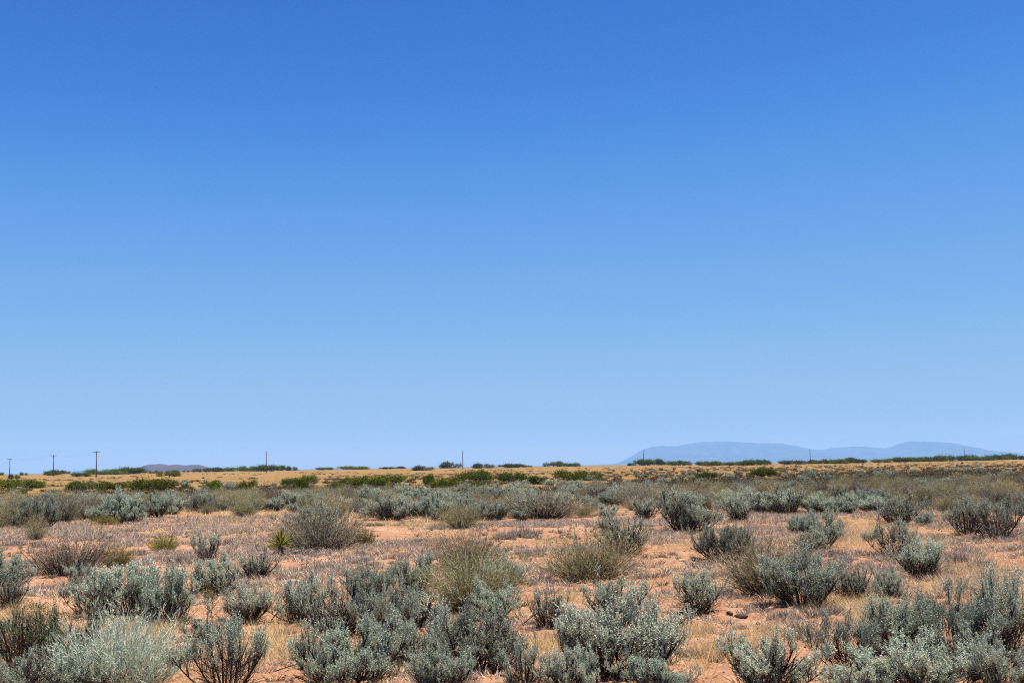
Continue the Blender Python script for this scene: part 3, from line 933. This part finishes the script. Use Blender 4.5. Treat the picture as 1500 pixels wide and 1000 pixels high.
MATS = [
    (1152, 908, 46, 14, 'grey mat plant on sand right of the two dark chunks'),
    (1214, 902, 46, 15, 'wide grey mat plant at the foot of the dark sagebrush with black shade'),
    (1085, 923, 26, 9, 'small grey mat plant on sand just below the two dark chunks'),
    (1166, 935, 36, 16, 'dark brown-grey mat plant above the silvery sagebrush standing alone'),
    (1136, 930, 34, 12, 'pale grey mat plant left of a dark brown-grey one'),
    (1080, 954, 56, 12, 'greenish grey mat plant touching the silvery sagebrush standing alone'),
    (1013, 963, 40, 13, 'grey mat plant right of the biggest sagebrush'),
    (1218, 815, 48, 13, 'long grey mat plant below the domed light green sagebrush'),
    (1232, 824, 34, 12, 'purplish mat plant right above the greyish leaning sagebrush'),
    (528, 813, 20, 10, 'round grey mat plant below the bright olive snakeweed'),
    (516, 827, 24, 8, 'flat dark mat plant above the turquoise sagebrush crown'),
    (548, 829, 26, 9, 'grey mat plant between turquoise and brownish sagebrush crowns'),
    (582, 819, 20, 10, 'small dark mat plant left of the tallest olive broom shrub'),
    (605, 796, 40, 9, 'long grey mat plant on sand right of the bright olive snakeweed'),
    (738, 790, 32, 13, 'mauve mat plant right of the tallest olive broom shrub'),
    (322, 799, 58, 10, 'long low grey mat plant above the small lopsided sagebrush'),
    (371, 802, 18, 8, 'tiny grey mat plant on sand left of the yucca'),
    (262, 826, 44, 17, 'broad grey mat plant left of the small lopsided sagebrush'),
    (476, 833, 52, 10, 'brownish mat plant below the big grey-purple broom shrub'),
    (425, 840, 26, 8, 'grey mat plant between the yucca and a whitish flat stone'),
    (362, 861, 48, 10, 'grey mat plant under the twiggy sagebrush with a leaning stick'),
    (411, 850, 18, 9, 'small round mat plant left of a whitish flat stone'),
    (776, 816, 32, 13, 'dark mat plant left of the wide rounded olive broom shrub'),
    (766, 787, 50, 16, 'big mauve mat plant below the wide grey-purple broom'),
    (984, 813, 13, 6, 'tiny lone mat plant on bare sand beside a pale flat stone'),
    (20, 799, 30, 10, 'grey mat plant at the left edge below the sand bank'),
    (55, 801, 28, 10, 'blackish mat plant left of the wide dark broom-like shrub'),
    (66, 864, 32, 8, 'thin grey mat plant on sand left of the open tufted sagebrush'),
    (216, 838, 24, 9, 'grey mat plant below the snakeweed dome joined to broom'),
    (236, 822, 32, 10, 'grey mat plant directly below the lone snakeweed dome'),
    (200, 813, 32, 10, 'grey mat plant left of the lone snakeweed dome'),
    (1400, 824, 34, 17, 'rounded grey mat plant right of upright sagebrush with straw'),
    (1441, 831, 34, 13, 'grey mat plant above the spire-like sagebrush'),
    (1266, 834, 28, 13, 'grey mat plant above the small round dark sagebrush'),
    (1375, 806, 30, 11, 'grey mat plant between bare-stemmed sagebrush and the dark-stemmed pair'),
]


def make_mat(seed):
    rs = np.random.RandomState(seed)
    st, fo = Geo(), Geo()
    for gset, n, lo, hi in ((st, 160, .05, .16), (fo, 520, .08, .24)):
        a = rs.uniform(0, 6.283, n); q = np.sqrt(rs.rand(n)) * .42 * (1 + .3 * np.sin(a * 3 + seed))
        P = np.stack([np.cos(a) * q, np.sin(a) * q, np.zeros(n)], 1)
        ribbons(gset, P, dirs(a + rs.normal(size=n), rs.rand(n) * 1.1), rs.uniform(lo, hi, n) * (1.25 - q), .018, rs.normal(size=(n, 3)) * .03, rs)
    normalise(st, fo)
    return st, fo


MATP = [Proto('mat_plant', make_mat(301 + i), 'broom_stem', 'mat_twig') for i in range(3)]
for i, (px, b, wp, hp, lab) in enumerate(MATS):
    plant('mat_plant', MATP[i % 3], px, b, wp, hp, lab, 'mat plant', 'grey mat plants on the sand', parts=False)

# ------------------------------------------------------------------ green bushes in the grass field
FIELD = [
    (14, 715, 40, 12, 'dark green bush cut by the left edge, in the grass field'),
    (53, 714.5, 37, 10, 'low green bush touching the one at the left edge'),
    (24, 724, 22, 8, 'small dark bush at the belt edge under two joined green ones'),
    (122, 720, 46, 13, 'left end of the long green thicket under the crossarm poles'),
    (163, 717, 48, 9.5, 'lowest middle bush of the long green thicket under the crossarm poles'),
    (222, 720, 66, 17, 'largest bright green bush, right end of the long thicket'),
    (312, 718, 34, 12, 'yellowish green bush alone below the right end of the mesa'),
    (360, 718, 28, 13, 'rounded dark green bush alone left of the bare pole'),
    (249, 698, 28, 8, 'small green bush directly before the mesa'),
    (428, 711, 30, 10, 'green bush at the left of a cluster of three'),
    (453, 707, 24, 11, 'rounded green bush at the top of a cluster of three'),
    (443, 717, 30, 12, 'green bush at the bottom of a cluster of three'),
    (496, 716, 18, 9, 'small pale green bush left of the long double thicket'),
    (510, 709, 25, 9, 'faint small bush at the left end of the long double thicket'),
    (539, 714, 52, 14, 'front bush of the long double thicket in the field'),
    (572, 708, 44, 12, 'rear bush of the long double thicket in the field'),
    (627, 709, 22, 13, 'olive brown small bush left of the tall mid pole'),
    (652, 714, 36, 13, 'dark green bush at the belt edge left of the tall mid pole'),
    (696, 705, 48, 15, 'broad bright green bush right below the tall mid pole'),
    (692, 714, 40, 7, 'flat dark bush below the broad bright green one'),
    (750, 706, 46, 14, 'olive green bush right of the broad one under the pole'),
    (786, 709, 35, 11, 'low green bush between two wider ones at the belt edge'),
    (845, 703.5, 66, 14, 'widest flat-topped green bush at the right of the field'),
    (1035, 701, 30, 9, 'yellow-green low bush on the slope before the mountain'),
    (1119, 698, 33, 12, 'rounded dark bush on the slope before the mountain'),
]
G_F = 'green bushes in the grass field'
for i, (px, b, wp, hp, lab) in enumerate(FIELD):
    x, y, d = at(px, b)
    plant('green_bush', GREEN[i % 5], px, b, wp * .93, hp * 1.08, lab, 'bush', G_F, yaw=random.uniform(-.5, .5) + (math.pi if i % 2 else 0), depth=min(wp, 40) * d / FOC)

# bushes along the skyline
SKYB = [
    (2, 696, 6, 4, 'g', 'sliver of dark bush on the skyline at the left edge'),
    (21, 701, 13, 6, 'b', 'dull small bush just below the skyline under the first crossarm pole'),
    (35, 696, 9, 4, 'b', 'tiny grey bush on the skyline between two crossarm poles'),
    (76, 696, 26, 7, 'g', 'dark skyline bush at the foot of the middle crossarm pole'),
    (95, 694, 12, 5, 'b', 'wispy pale skyline bush right of the middle crossarm pole'),
    (119, 698, 24, 6, 'g', 'sparse olive skyline bush left of the tallest crossarm pole'),
    (154, 695, 44, 7.5, 'g', 'wide dark skyline bush at the foot of the tallest crossarm pole'),
    (192, 694, 36, 9, 'g', 'dark skyline bush against the left end of the mesa'),
    (226, 693, 22, 2.6, 'g', 'thin low skyline bush under the mesa'),
    (308, 691, 34, 6, 'g', 'dark skyline bush at the right end of the mesa'),
    (345, 690, 30, 6, 'g', 'low skyline bush left of the first bare pole'),
    (368, 690, 28, 7, 'g', 'skyline bush touching the one at the first bare pole'),
    (390, 690, 30, 9, 'g', 'dark skyline bush at the foot of the first bare pole'),
    (411, 689, 18, 7, 'g', 'skyline bush just right of the first bare pole'),
    (428, 688, 14, 6, 'b', 'small greyish skyline bush ending the row at the first bare pole'),
    (476, 687, 24, 4, 'g', 'flat skyline bush above the cluster of three bushes'),
    (519, 687, 36, 5, 'g', 'long flat skyline bush above the double thicket'),
    (567, 686.3, 18, 3, 'g', 'faint low skyline bush above the end of the double thicket'),
    (587, 686.3, 16, 3.5, 'g', 'tiny skyline bush left of a bluish one'),
    (620, 689, 27, 7, 'b', 'bluish grey bush at the skyline left of the tall mid pole'),
    (661, 685.5, 28, 9, 'b', 'tallest grey-green skyline bush left of the tall mid pole'),
    (709, 685.5, 27, 7, 'b', 'grey-green skyline bush right of the tall mid pole'),
    (750, 685, 30, 6, 'g', 'long low skyline bush above the olive field bush'),
    (773, 684, 12, 3, 'b', 'tiny low skyline bush between two green ones'),
    (813, 683.5, 25, 7.5, 'g', 'rounded skyline bush, left of a joined pair'),
    (838, 683.3, 23, 5.5, 'g', 'flatter skyline bush, right of a joined pair'),
    (926, 682, 11, 4, 'b', 'dark grey lone bush at the left foot of the mountain'),
    (944, 681.5, 23, 9, 'g', 'skyline bush at the foot of the pole by the mountain edge'),
    (965, 681, 21, 8.5, 'g', 'peaked skyline bush right of the pole by the mountain edge'),
]
G_S = 'bushes along the skyline'
for i, (px, b, wp, hp, c, lab) in enumerate(SKYB):
    pr = GREEN[(i * 2) % 5] if c == 'g' else BLUEB[0]
    plant('green_bush', pr, px, b, wp * 1.05, hp * 1.02, lab, 'bush', G_S, yaw=random.uniform(-.4, .4), parts=wp > 20)

ORD = ['first', 'second', 'third', 'fourth', 'fifth', 'sixth', 'seventh', 'eighth', 'ninth', 'tenth', 'eleventh', 'twelfth', 'thirteenth', 'fourteenth', 'fifteenth', 'sixteenth', 'seventeenth', 'eighteenth', 'nineteenth', 'twentieth']
# continuous strip of dark green bushes under the mountain: named by the stretch between landmarks
STR = []
px = 982.0
while px < 1502:
    wv = random.uniform(16, 34)
    STR.append((px + wv * .35, np.interp(px, [980, 1040, 1125, 1200, 1300, 1400, 1500], [681.6, 682.0, 680.3, 679.0, 676.8, 674.6, 672.6]) + random.uniform(-.3, .3), wv, random.uniform(6, 8.6) * (1.25 if random.random() < .2 else 1)))
    px += wv * .62
def stretch(px):
    for lim, nm in ((1075, 'under the flat mountain top'), (1187, 'left of the middle bare pole'), (1300, 'right of the middle bare pole'), (1413, 'under the mountain peak'), (1600, 'beyond the last bare pole')):
        if px < lim: return nm
cnt = {}
for px, b, wp, hp in STR:
    if random.random() < .13: continue
    s_ = stretch(px); cnt[s_] = cnt.get(s_, 0) + 1
    lab = 'dark green bush in skyline strip %s, %s from left' % (s_, ORD[cnt[s_] - 1])
    plant('green_bush', GREEN[int(px) % 5], px, b, wp * 1.05, hp * .82, lab, 'bush', 'dark green bushes in the skyline strip', yaw=random.uniform(-.4, .4), parts=wp > 24)
for i in range(13):
    px = 206 + i * 7.9 + random.uniform(-1.5, 1.5)
    plant('green_bush', BLUEB[0] if i % 3 else GREEN[2], px, 691.2, random.uniform(2.6, 4.4), random.uniform(2.4, 3.6), 'tiny dark skyline bush standing before the mesa, %s from the left' % ORD[i], 'bush', 'tiny dark bushes before the mesa', parts=False)


# ------------------------------------------------------------------ utility poles and wires
def build_pole(px, top_py, arms, label, yaw):
    top_el = (HOR(px) - top_py) / FOC
    Htop = 8.2
    d = Htop / top_el
    dr = ray(px, HOR(px)); h = math.hypot(dr.x, dr.y)
    x, y = d * dr.x / h, d * dr.y / h
    zt = EYE + Htop; zb = float(gh(x, y)) - .3
    r = bpy.data.objects.new('utility_pole', None); COL.objects.link(r)
    r.location = (x, y, zb); r.rotation_euler = (0, 0, yaw)
    tag(r, label, 'utility pole', 'utility poles along the horizon')
    H = zt - zb
    g = Geo(); tube(g, [[0, 0, 0], [0, 0, H * .5], [0, 0, H]], [.22, .19, .15], 10)
    link('post', g.mesh('post', M['pole_wood'], True), r)
    tips = []
    if arms:
        g = Geo(); box(g, (0, -.2, H - .45), (1.35, .075, .09))
        link('crossarm', g.mesh('crossarm', M['pole_wood']), r)
        for s in (-1, 1):
            g = Geo(); tube(g, [[s * .75, -.24, H - .47], [0, -.22, H - 1.25]], [.03, .03], 4)
            link('brace', g.mesh('brace', M['iron']), r)
        spots = [(-1.2, -.2, H - .36), (1.2, -.2, H - .36), (0, 0, H)]
    else:
        spots = [(0, 0, H)]
        g = Geo(); tube(g, [[.24, 0, H - 1.9], [.24, 0, H - 1.1]], [.14, .14], 10)
        link('fuse_can', g.mesh('fuse_can', M['iron'], True), r)
    for s in spots:
        g = Geo(); tube(g, [[s[0], s[1], s[2] - .02], [s[0], s[1], s[2] + .08], [s[0], s[1], s[2] + .2]], [.035, .08, .05], 8)
        link('insulator', g.mesh('insulator', M['glass_cap'], True), r)
        c, sn = math.cos(yaw), math.sin(yaw)
        tips.append(Vector((x + s[0] * c - s[1] * sn, y + s[0] * sn + s[1] * c, zb + s[2] + .2)))
    return tips


A0 = build_pole(14, 672.6, True, 'leftmost wooden utility pole with a crossarm, the shortest of three', .25)
A1 = build_pole(78, 667.6, True, 'middle wooden utility pole of the three with a crossarm', .25)
A2 = build_pole(141, 662.0, True, 'tallest wooden utility pole with a crossarm, rightmost of three', .25)
B = [build_pole(390, 661.5, False, 'slim bare utility pole rising from a dark skyline bush near the mesa', .9),
     build_pole(678, 659.6, False, 'slim bare utility pole on empty grassland near mid-horizon', .9),
     build_pole(943, 658.3, False, 'slim bare utility pole before the left slope of the mountain', .9),
     build_pole(1187, 657.6, False, 'slim bare utility pole before the mountain saddle', .9),
     build_pole(1413, 655.8, False, 'slim bare utility pole before the right end of the mountain', .9)]


def wire(a, b, sag, label):
    g = Geo()
    t = np.linspace(0, 1, 25)[:, None]
    P = np.array(a)[None] * (1 - t) + np.array(b)[None] * t
    P[:, 2] -= sag * 4 * (t * (1 - t))[:, 0]
    c = P[0].copy()
    tube(g, P - c, np.full(25, .005), 4)
    o = link('power_line', g.mesh('power_line', M['iron']))
    o.location = c
    tag(o, label, 'wire', 'wires between the crossarm poles')


for k, nm in enumerate(('left-hand', 'right-hand', 'topmost')):
    wire(A0[k], A1[k], 1.6, '%s thin wire between the leftmost and middle crossarm poles' % nm)
    wire(A1[k], A2[k], 1.6, '%s thin wire between the middle and tallest crossarm poles' % nm)

# ------------------------------------------------------------------ bird
dr = ray(228, 128.5)
g = Geo()
tube(g, [[0, -.17, 0], [0, -.10, .01], [0, 0, .012], [0, .10, .01], [0, .16, .012], [0, .19, .008]], [.008, .03, .042, .034, .022, .004], 8)
bird = link('bird', g.mesh('bird', M['bird_dark'], True))
for s in (-1, 1):
    g = Geo()
    V = np.array([[s * .02, .08, .02], [s * .02, -.04, .02], [s * .18, .10, .07], [s * .18, .0, .065], [s * .36, .03, .05], [s * .36, .01, .05],
                  [s * .02, .08, .008], [s * .02, -.04, .008], [s * .18, .10, .06], [s * .18, .0, .055], [s * .36, .03, .045], [s * .36, .01, .045]])
    g.add(V, np.array([[0, 1, 3, 2], [2, 3, 5, 4], [6, 8, 9, 7], [8, 10, 11, 9], [0, 2, 8, 6], [2, 4, 10, 8], [1, 7, 9, 3], [3, 9, 11, 5], [4, 5, 11, 10], [0, 6, 7, 1]]))
    link('wing', g.mesh('wing', M['bird_dark']), bird)
g = Geo(); V = np.array([[-.02, -.14, .012], [.02, -.14, .012], [.045, -.26, .01], [-.045, -.26, .01], [-.02, -.14, .004], [.02, -.14, .004], [.045, -.26, .004], [-.045, -.26, .004]])
g.add(V, np.array([[0, 3, 2, 1], [4, 5, 6, 7], [0, 1, 5, 4], [1, 2, 6, 5], [2, 3, 7, 6], [3, 0, 4, 7]]))
link('tail', g.mesh('tail', M['bird_dark']), bird)
bird.location = Vector((0, 0, EYE)) + dr * 330
bird.rotation_euler = (0, .15, .8)
tag(bird, 'tiny dark bird flying alone high in the blue sky', 'bird')

# ------------------------------------------------------------------ the belt of scrub
LM = [(14, 'the leftmost crossarm pole'), (78, 'the middle crossarm pole'), (141, 'the tallest crossarm pole'), (222, 'the largest green bush'),
      (300, 'the right end of mesa'), (390, 'the first bare pole'), (448, 'the cluster of three bushes'), (550, 'the long double thicket'),
      (627, 'the olive brown bush'), (690, 'the tall mid pole'), (750, 'the olive field bush'), (845, 'the widest field bush'), (943, 'the mountain-edge pole'),
      (1035, 'the yellow-green slope bush'), (1119, 'the rounded slope bush'), (1187, 'the saddle pole'), (1265, 'the mountain saddle'), (1334, 'the mountain peak'), (1413, 'the last bare pole'), (1480, 'the end of the mountain')]


def landmark(px):
    return min(LM, key=lambda l: abs(l[0] - px))[1]


BK = lambda px: np.interp(px, [0, 100, 250, 420, 500, 700, 800, 900, 1000, 1100, 1200, 1350, 1500], [735, 734, 733, 731, 729, 727, 724, 722, 718, 714, 711, 708, 704])
FR = lambda px: np.interp(px, [0, 100, 200, 300, 450, 560, 700, 850, 900, 1000, 1100, 1200, 1350, 1500], [774, 766, 760, 752, 754, 758, 762, 756, 742, 748, 748, 748, 752, 758])
belt = []
rows = 9
for r_ in range(rows):
    f = (r_ / (rows - 1)) ** 1.25
    px = random.uniform(-30, 0)
    while px < 1530:
        b = BK(px) + (FR(px) - BK(px)) * f + random.uniform(-1.6, 1.6) * (1 + 1.5 * f)
        off = b - HOR(px)
        d = EYE * FOC / off
        right = sstep(700, 1050, px)
        isb = random.random() < (.42 + .32 * float(right) + .2 * float(vnoise(px / 90., r_ * .7, 31)))
        wm = random.uniform(.6, 1.35) * (1.1 if isb else 1)
        hmm = wm * (random.uniform(.6, .85) if isb else random.uniform(.5, .75))
        hmm = min(hmm, .92)
        skip = float(vnoise(px / 45., r_ * 1.3, 33)) > .17 - .06 * f
        if not skip:
            belt.append([px, b, wm, hmm, isb, r_])
        px += wm * FOC / d * random.uniform(.7, 1.2)
cells = {}
for s in belt:
    rn = 'back' if s[5] < 3 else ('middle' if s[5] < 6 else 'front')
    cells.setdefault((landmark(s[0]), rn, s[4]), []).append(s)
nS = nB = 0
cover_pts = []
for (lm, rn, isb), ms in cells.items():
    ms.sort(key=lambda s: s[0])
    for k, s in enumerate(ms):
        px, b, wm, hmm, _, r_ = s
        x, y, d = at(px, b)
        z = float(gh(x, y))
        if (nB if isb else nS) >= (250 if isb else 195):
            cover_pts.append((x, y, z, wm)); continue
        kind = 'olive rabbitbrush' if isb else 'grey-green sagebrush'
        pos = '%s from left' % ORD[k] if len(ms) > 1 else 'the only one'
        lab = '%s, %s of scrub belt, %s below %s' % (kind, rn, pos, lm)
        far = d > 62
        if isb:
            nB += 1
            pr = BROOM[k % 3] if random.random() < .72 else GREYB[k % 2]
            put('broom_shrub', pr, x, y, z, wm, hmm, lab, 'rabbitbrush', 'rabbitbrush in the scrub belt', parts=not far)
        else:
            nS += 1
            pr = (SG + SAGE['twiggy'] + SAGE['fan'])[(nS * 3) % 10]
            put('sage_shrub', pr, x, y, z, wm, hmm, lab, 'sagebrush', 'sagebrush in the scrub belt', parts=not far)
print('belt', len(belt), nS, nB, len(cover_pts))


# ------------------------------------------------------------------ ground cover (stuff)
def wedge(n, r0, r1, half=26.5, p=1.0):
    r = np.sqrt(R.uniform(r0 ** 2, r1 ** 2, n)) if p == 1.0 else r0 + (r1 - r0) * R.rand(n) ** p
    a = np.radians(R.uniform(-half, half, n))
    return r * np.sin(a), r * np.cos(a)


def gz(x, y):
    return gh(x, y) + np.where(np.hypot(x, y) < 50, gfine(x, y) - .02, -.02)


def tufts(g, X, Y, per, rad, lmin, lmax, wid, tmin, tmax):
    n = len(X)
    i = np.repeat(np.arange(n), per); m = len(i)
    rad = np.broadcast_to(rad, n)
    a = R.uniform(0, 6.283, m); q = np.sqrt(R.rand(m)) * rad[i]
    x = X[i] + np.cos(a) * q; y = Y[i] + np.sin(a) * q
    P = np.stack([x, y, gz(x, y) - .005], 1)
    az = a + R.normal(size=m) * .8
    t = tmin + (tmax - tmin) * (.35 * R.rand(m) + .65 * q / rad[i])
    sc = np.broadcast_to(wid, n)[i]
    L = R.uniform(lmin, lmax, m) * np.broadcast_to(1.0, n)[i]
    ribbons(g, P, dirs(az, t), L, sc, R.normal(size=(m, 3)) * (L * .16)[:, None], R)


# grey low mats
X, Y = wedge(10500, 10.5, 52)
dn = vnoise(X / 2.6, Y / 2.6, 41) + vnoise(X / .9, Y / .9, 42) * .5
rr = np.hypot(X, Y)
keep = (dn > (.07 - .13 * sstep(15, 26, rr))) & (R.rand(len(X)) < .85)
X, Y = X[keep], Y[keep]
g = Geo()
rad = R.uniform(.06, .20, len(X)) * R.choice([.7, 1, 1.25], len(X))
far = np.hypot(X, Y) > 19
tufts(g, X[~far], Y[~far], 62, rad[~far], .04, .13, .008, .05, 1.1)
tufts(g, X[far], Y[far], 62, rad[far] * 1.15, .06, .19, .012, .05, 1.15)
tag(link('dead_ground_mat', g.mesh('dead_ground_mat', M['mat_twig'])), 'low grey mauve mats of dead forbs scattered over the sand', 'ground cover', None, 'stuff')
print('mats', len(X))

# straw grass: sparse everywhere, dense patches where the photo shows them
g = Geo()
X, Y = wedge(9000, 10.5, 55)
dn = vnoise(X / 3.3, Y / 3.3, 44)
k = dn > .0
tufts(g, X[k], Y[k], 16, R.uniform(.04, .12, k.sum()), .05, .18, .0055, .05, 1.1)
for px, py, rp, n in [(1245, 790, 45, 120), (1200, 770, 60, 90), (1290, 785, 40, 70), (1400, 848, 90, 150), (1440, 835, 60, 80), (1275, 893, 22, 60), (1265, 912, 18, 50), (1360, 790, 60, 70),
                      (1090, 765, 40, 60), (610, 768, 30, 50), (648, 765, 30, 40), (490, 775, 40, 40), (300, 757, 40, 50), (350, 765, 60, 60), (150, 775, 30, 30), (230, 925, 30, 60), (205, 945, 40, 60),
                      (400, 955, 45, 50), (390, 930, 40, 40), (800, 950, 35, 50), (830, 880, 15, 20), (1310, 940, 30, 40), (1220, 885, 50, 60), (1290, 765, 60, 80), (1470, 850, 40, 50), (1050, 960, 60, 50), (1120, 935, 60, 50), (1010, 925, 40, 40), (20, 900, 40, 40), (560, 845, 20, 15), (860, 745, 50, 50), (980, 745, 40, 40)]:
    cx, cy, d = at(px, py)
    xs, ys = [], []
    for _ in range(n):
        a, b = px + random.gauss(0, rp * .5), py + random.gauss(0, rp * .18)
        q = at(a, max(b, HOR(a) + 25)); xs.append(q[0]); ys.append(q[1])
    tufts(g, np.array(xs), np.array(ys), 18, .10, .06, .24, .005, .03, .9)
X, Y = wedge(4200, 42, 115, 27)
k = vnoise(X / 5., Y / 5., 48) > -.12
tufts(g, X[k], Y[k], 14, .20, .12, .36, .016, .05, 1.0)
# taller dry grass clumps out in the field
X, Y = wedge(5200, 95, 330, 27)
k = vnoise(X / 14., Y / 9., 46) > -.08
gf = Geo()
tufts(gf, X[k], Y[k], 7, .28, .12, .34, .05, .05, 1.0)
tag(link('field_grass', gf.mesh('field_grass', M['field_straw'])), 'golden brown dry grass clumps across the far field', 'grass', None, 'stuff')
tag(link('dry_grass', g.mesh('dry_grass', M['straw'])), 'dry straw coloured grass scattered over the sand', 'grass', None, 'stuff')

# seedlings and little forbs nobody would count
g = Geo()
X, Y = wedge(2600, 11, 55)
k = vnoise(X / 2.2, Y / 2.2, 52) > -.05
tufts(g, X[k], Y[k], 34, R.uniform(.03, .11, k.sum()), .05, .17, .011, .05, 1.0)
tag(link('young_scrub', g.mesh('young_scrub', M['cover_leaf'])), 'tiny seedlings and low forbs scattered between the bushes', 'ground cover', None, 'stuff')

# twigs and dead leaves under the shrubs
g = Geo()
xs, ys, rd = [], [], []
for x, y, s in fore_pts:
    n = int(10 + 26 * s) if math.hypot(x, y) < 40 else 6
    for _ in range(n):
        a = random.uniform(0, 6.283); q = s * .62 * math.sqrt(random.random())
        xs.append(x + q * math.cos(a)); ys.append(y + q * math.sin(a) - .05 * s)
tufts(g, np.array(xs), np.array(ys), 7, .07, .03, .13, .006, 1.0, 1.62)
X, Y = wedge(10000, 10.5, 42)
tufts(g, X, Y, 3, .10, .03, .13, .006, 1.15, 1.62)
tag(link('twig_litter', g.mesh('twig_litter', M['litter'])), 'dark twigs and dead leaves littering the sand under the shrubs', 'litter', None, 'stuff')


# crumbs of soil
def crumbs():
    n = 16000
    X, Y = wedge(n, 10.5, 40, 26.5)
    k = vnoise(X / 1.5, Y / 1.5, 47) > -.12
    X, Y = X[k], Y[k]; n = len(X)
    oc = np.array([[1, 0, 0], [-1, 0, 0], [0, 1, 0], [0, -1, 0], [0, 0, 1], [0, 0, -.6]], float)
    of = np.array([[0, 2, 4], [2, 1, 4], [1, 3, 4], [3, 0, 4], [2, 0, 5], [1, 2, 5], [3, 1, 5], [0, 3, 5]])
    s = R.uniform(.005, .017, n) * np.where(R.rand(n) < .08, 2.2, 1)
    a = R.uniform(0, 6.283, n)
    V = oc[None] * R.uniform(.6, 1.3, (n, 6, 1)) * s[:, None, None]
    c, sn = np.cos(a)[:, None], np.sin(a)[:, None]
    W = np.stack([V[..., 0] * c - V[..., 1] * sn, V[..., 0] * sn + V[..., 1] * c, V[..., 2]], -1)
    W = W + np.stack([X, Y, gz(X, Y) + s * .3], 1)[:, None]
    F = (np.arange(n)[:, None, None] * 6 + of[None]).reshape(-1, 3)
    o = link('soil_crumbs', mesh('soil_crumbs', W.reshape(-1, 3), [F], [M['clod']]))
    tag(o, 'crumbs of orange soil and small stones over the sand', 'pebbles', None, 'stuff')


crumbs()

# ------------------------------------------------------------------ small shrubs dotted over the slope
G_D = 'small grey shrubs dotted on the tan slope'
dots = []
tries = 0
while len(dots) < 95 and tries < 4000:
    tries += 1
    px = random.uniform(0, 1500) if random.random() < .2 else 880 + 620 * random.random() ** .8
    lo_ = HOR(px) + 6; hi_ = BK(px) - 6
    if hi_ < lo_ + 1: continue
    b = random.uniform(lo_, hi_)
    if any(abs(px - q[0]) < 5 and abs(b - q[1]) < 2 for q in dots): continue
    dots.append((px, b))
cells = {}
for px, b in dots:
    cells.setdefault((landmark(px), 'higher' if b < (HOR(px) + 6 + BK(px)) / 2 else 'lower'), []).append((px, b))
for (lm, rn), ms in cells.items():
    ms.sort()
    for k, (px, b) in enumerate(ms):
        x, y, d = at(px, b)
        wm = random.uniform(.7, 1.3)
        pos = '%s from left' % ORD[k] if len(ms) > 1 else 'alone'
        put('sage_shrub', (SG + SAGE['twiggy'])[k % 8], x, y, float(gh(x, y)), wm, wm * random.uniform(.5, .8), 'small grey shrub dotting %s tan slope, %s below %s' % (rn, pos, lm), 'sagebrush', G_D, parts=False)

# what nobody could count: low scrub filling the belt and the slope
g = Geo()
cx_, cy_, cr_ = [], [], []
for x, y, z, s in cover_pts:
    cx_.append(x); cy_.append(y); cr_.append(s * .35)
n = 0
while n < 3400:
    px = random.uniform(-20, 1520) if random.random() < .55 else random.uniform(860, 1520)
    b = random.uniform(HOR(px) + 7, FR(px) - 3)
    if b < BK(px) - 8: continue
    x, y, d = at(px, b)
    cx_.append(x); cy_.append(y); cr_.append(random.uniform(.12, .42)); n += 1
tufts(g, np.array(cx_), np.array(cy_), 55, np.array(cr_), .12, .36, .02, .05, 1.0)
tag(link('scrub_cover', g.mesh('scrub_cover', M['cover_leaf'])), 'low dull scrub filling the belt and dotting the slope', 'scrub', None, 'stuff')

g = Geo()
cx_, cy_, cr_ = [], [], []
n = 0
while n < 4600:
    px = random.uniform(-20, 1520)
    b = HOR(px) + 4.5 + (BK(px) - HOR(px) - 4) * random.random() ** .9
    row = float(vnoise(px / 70., b / 2.2, 61)) + .6 * float(vnoise(px / 14., b / 1.1, 62))
    dens = .06 + .30 * float(sstep(820, 1000, px)) - .10 * float(sstep(300, 0, px))
    if row > dens - .05: continue
    x, y, d = at(px, b)
    cx_.append(x); cy_.append(y); cr_.append(random.uniform(.16, .45) * (1 + .6 * (d > 300))); n += 1
tufts(g, np.array(cx_), np.array(cy_), 34, np.array(cr_), .18, .50, .06, .05, 1.1)
tag(link('slope_scrub', g.mesh('slope_scrub', M['slope_leaf'])), 'small dull plants speckling the tan slope', 'scrub', None, 'stuff')
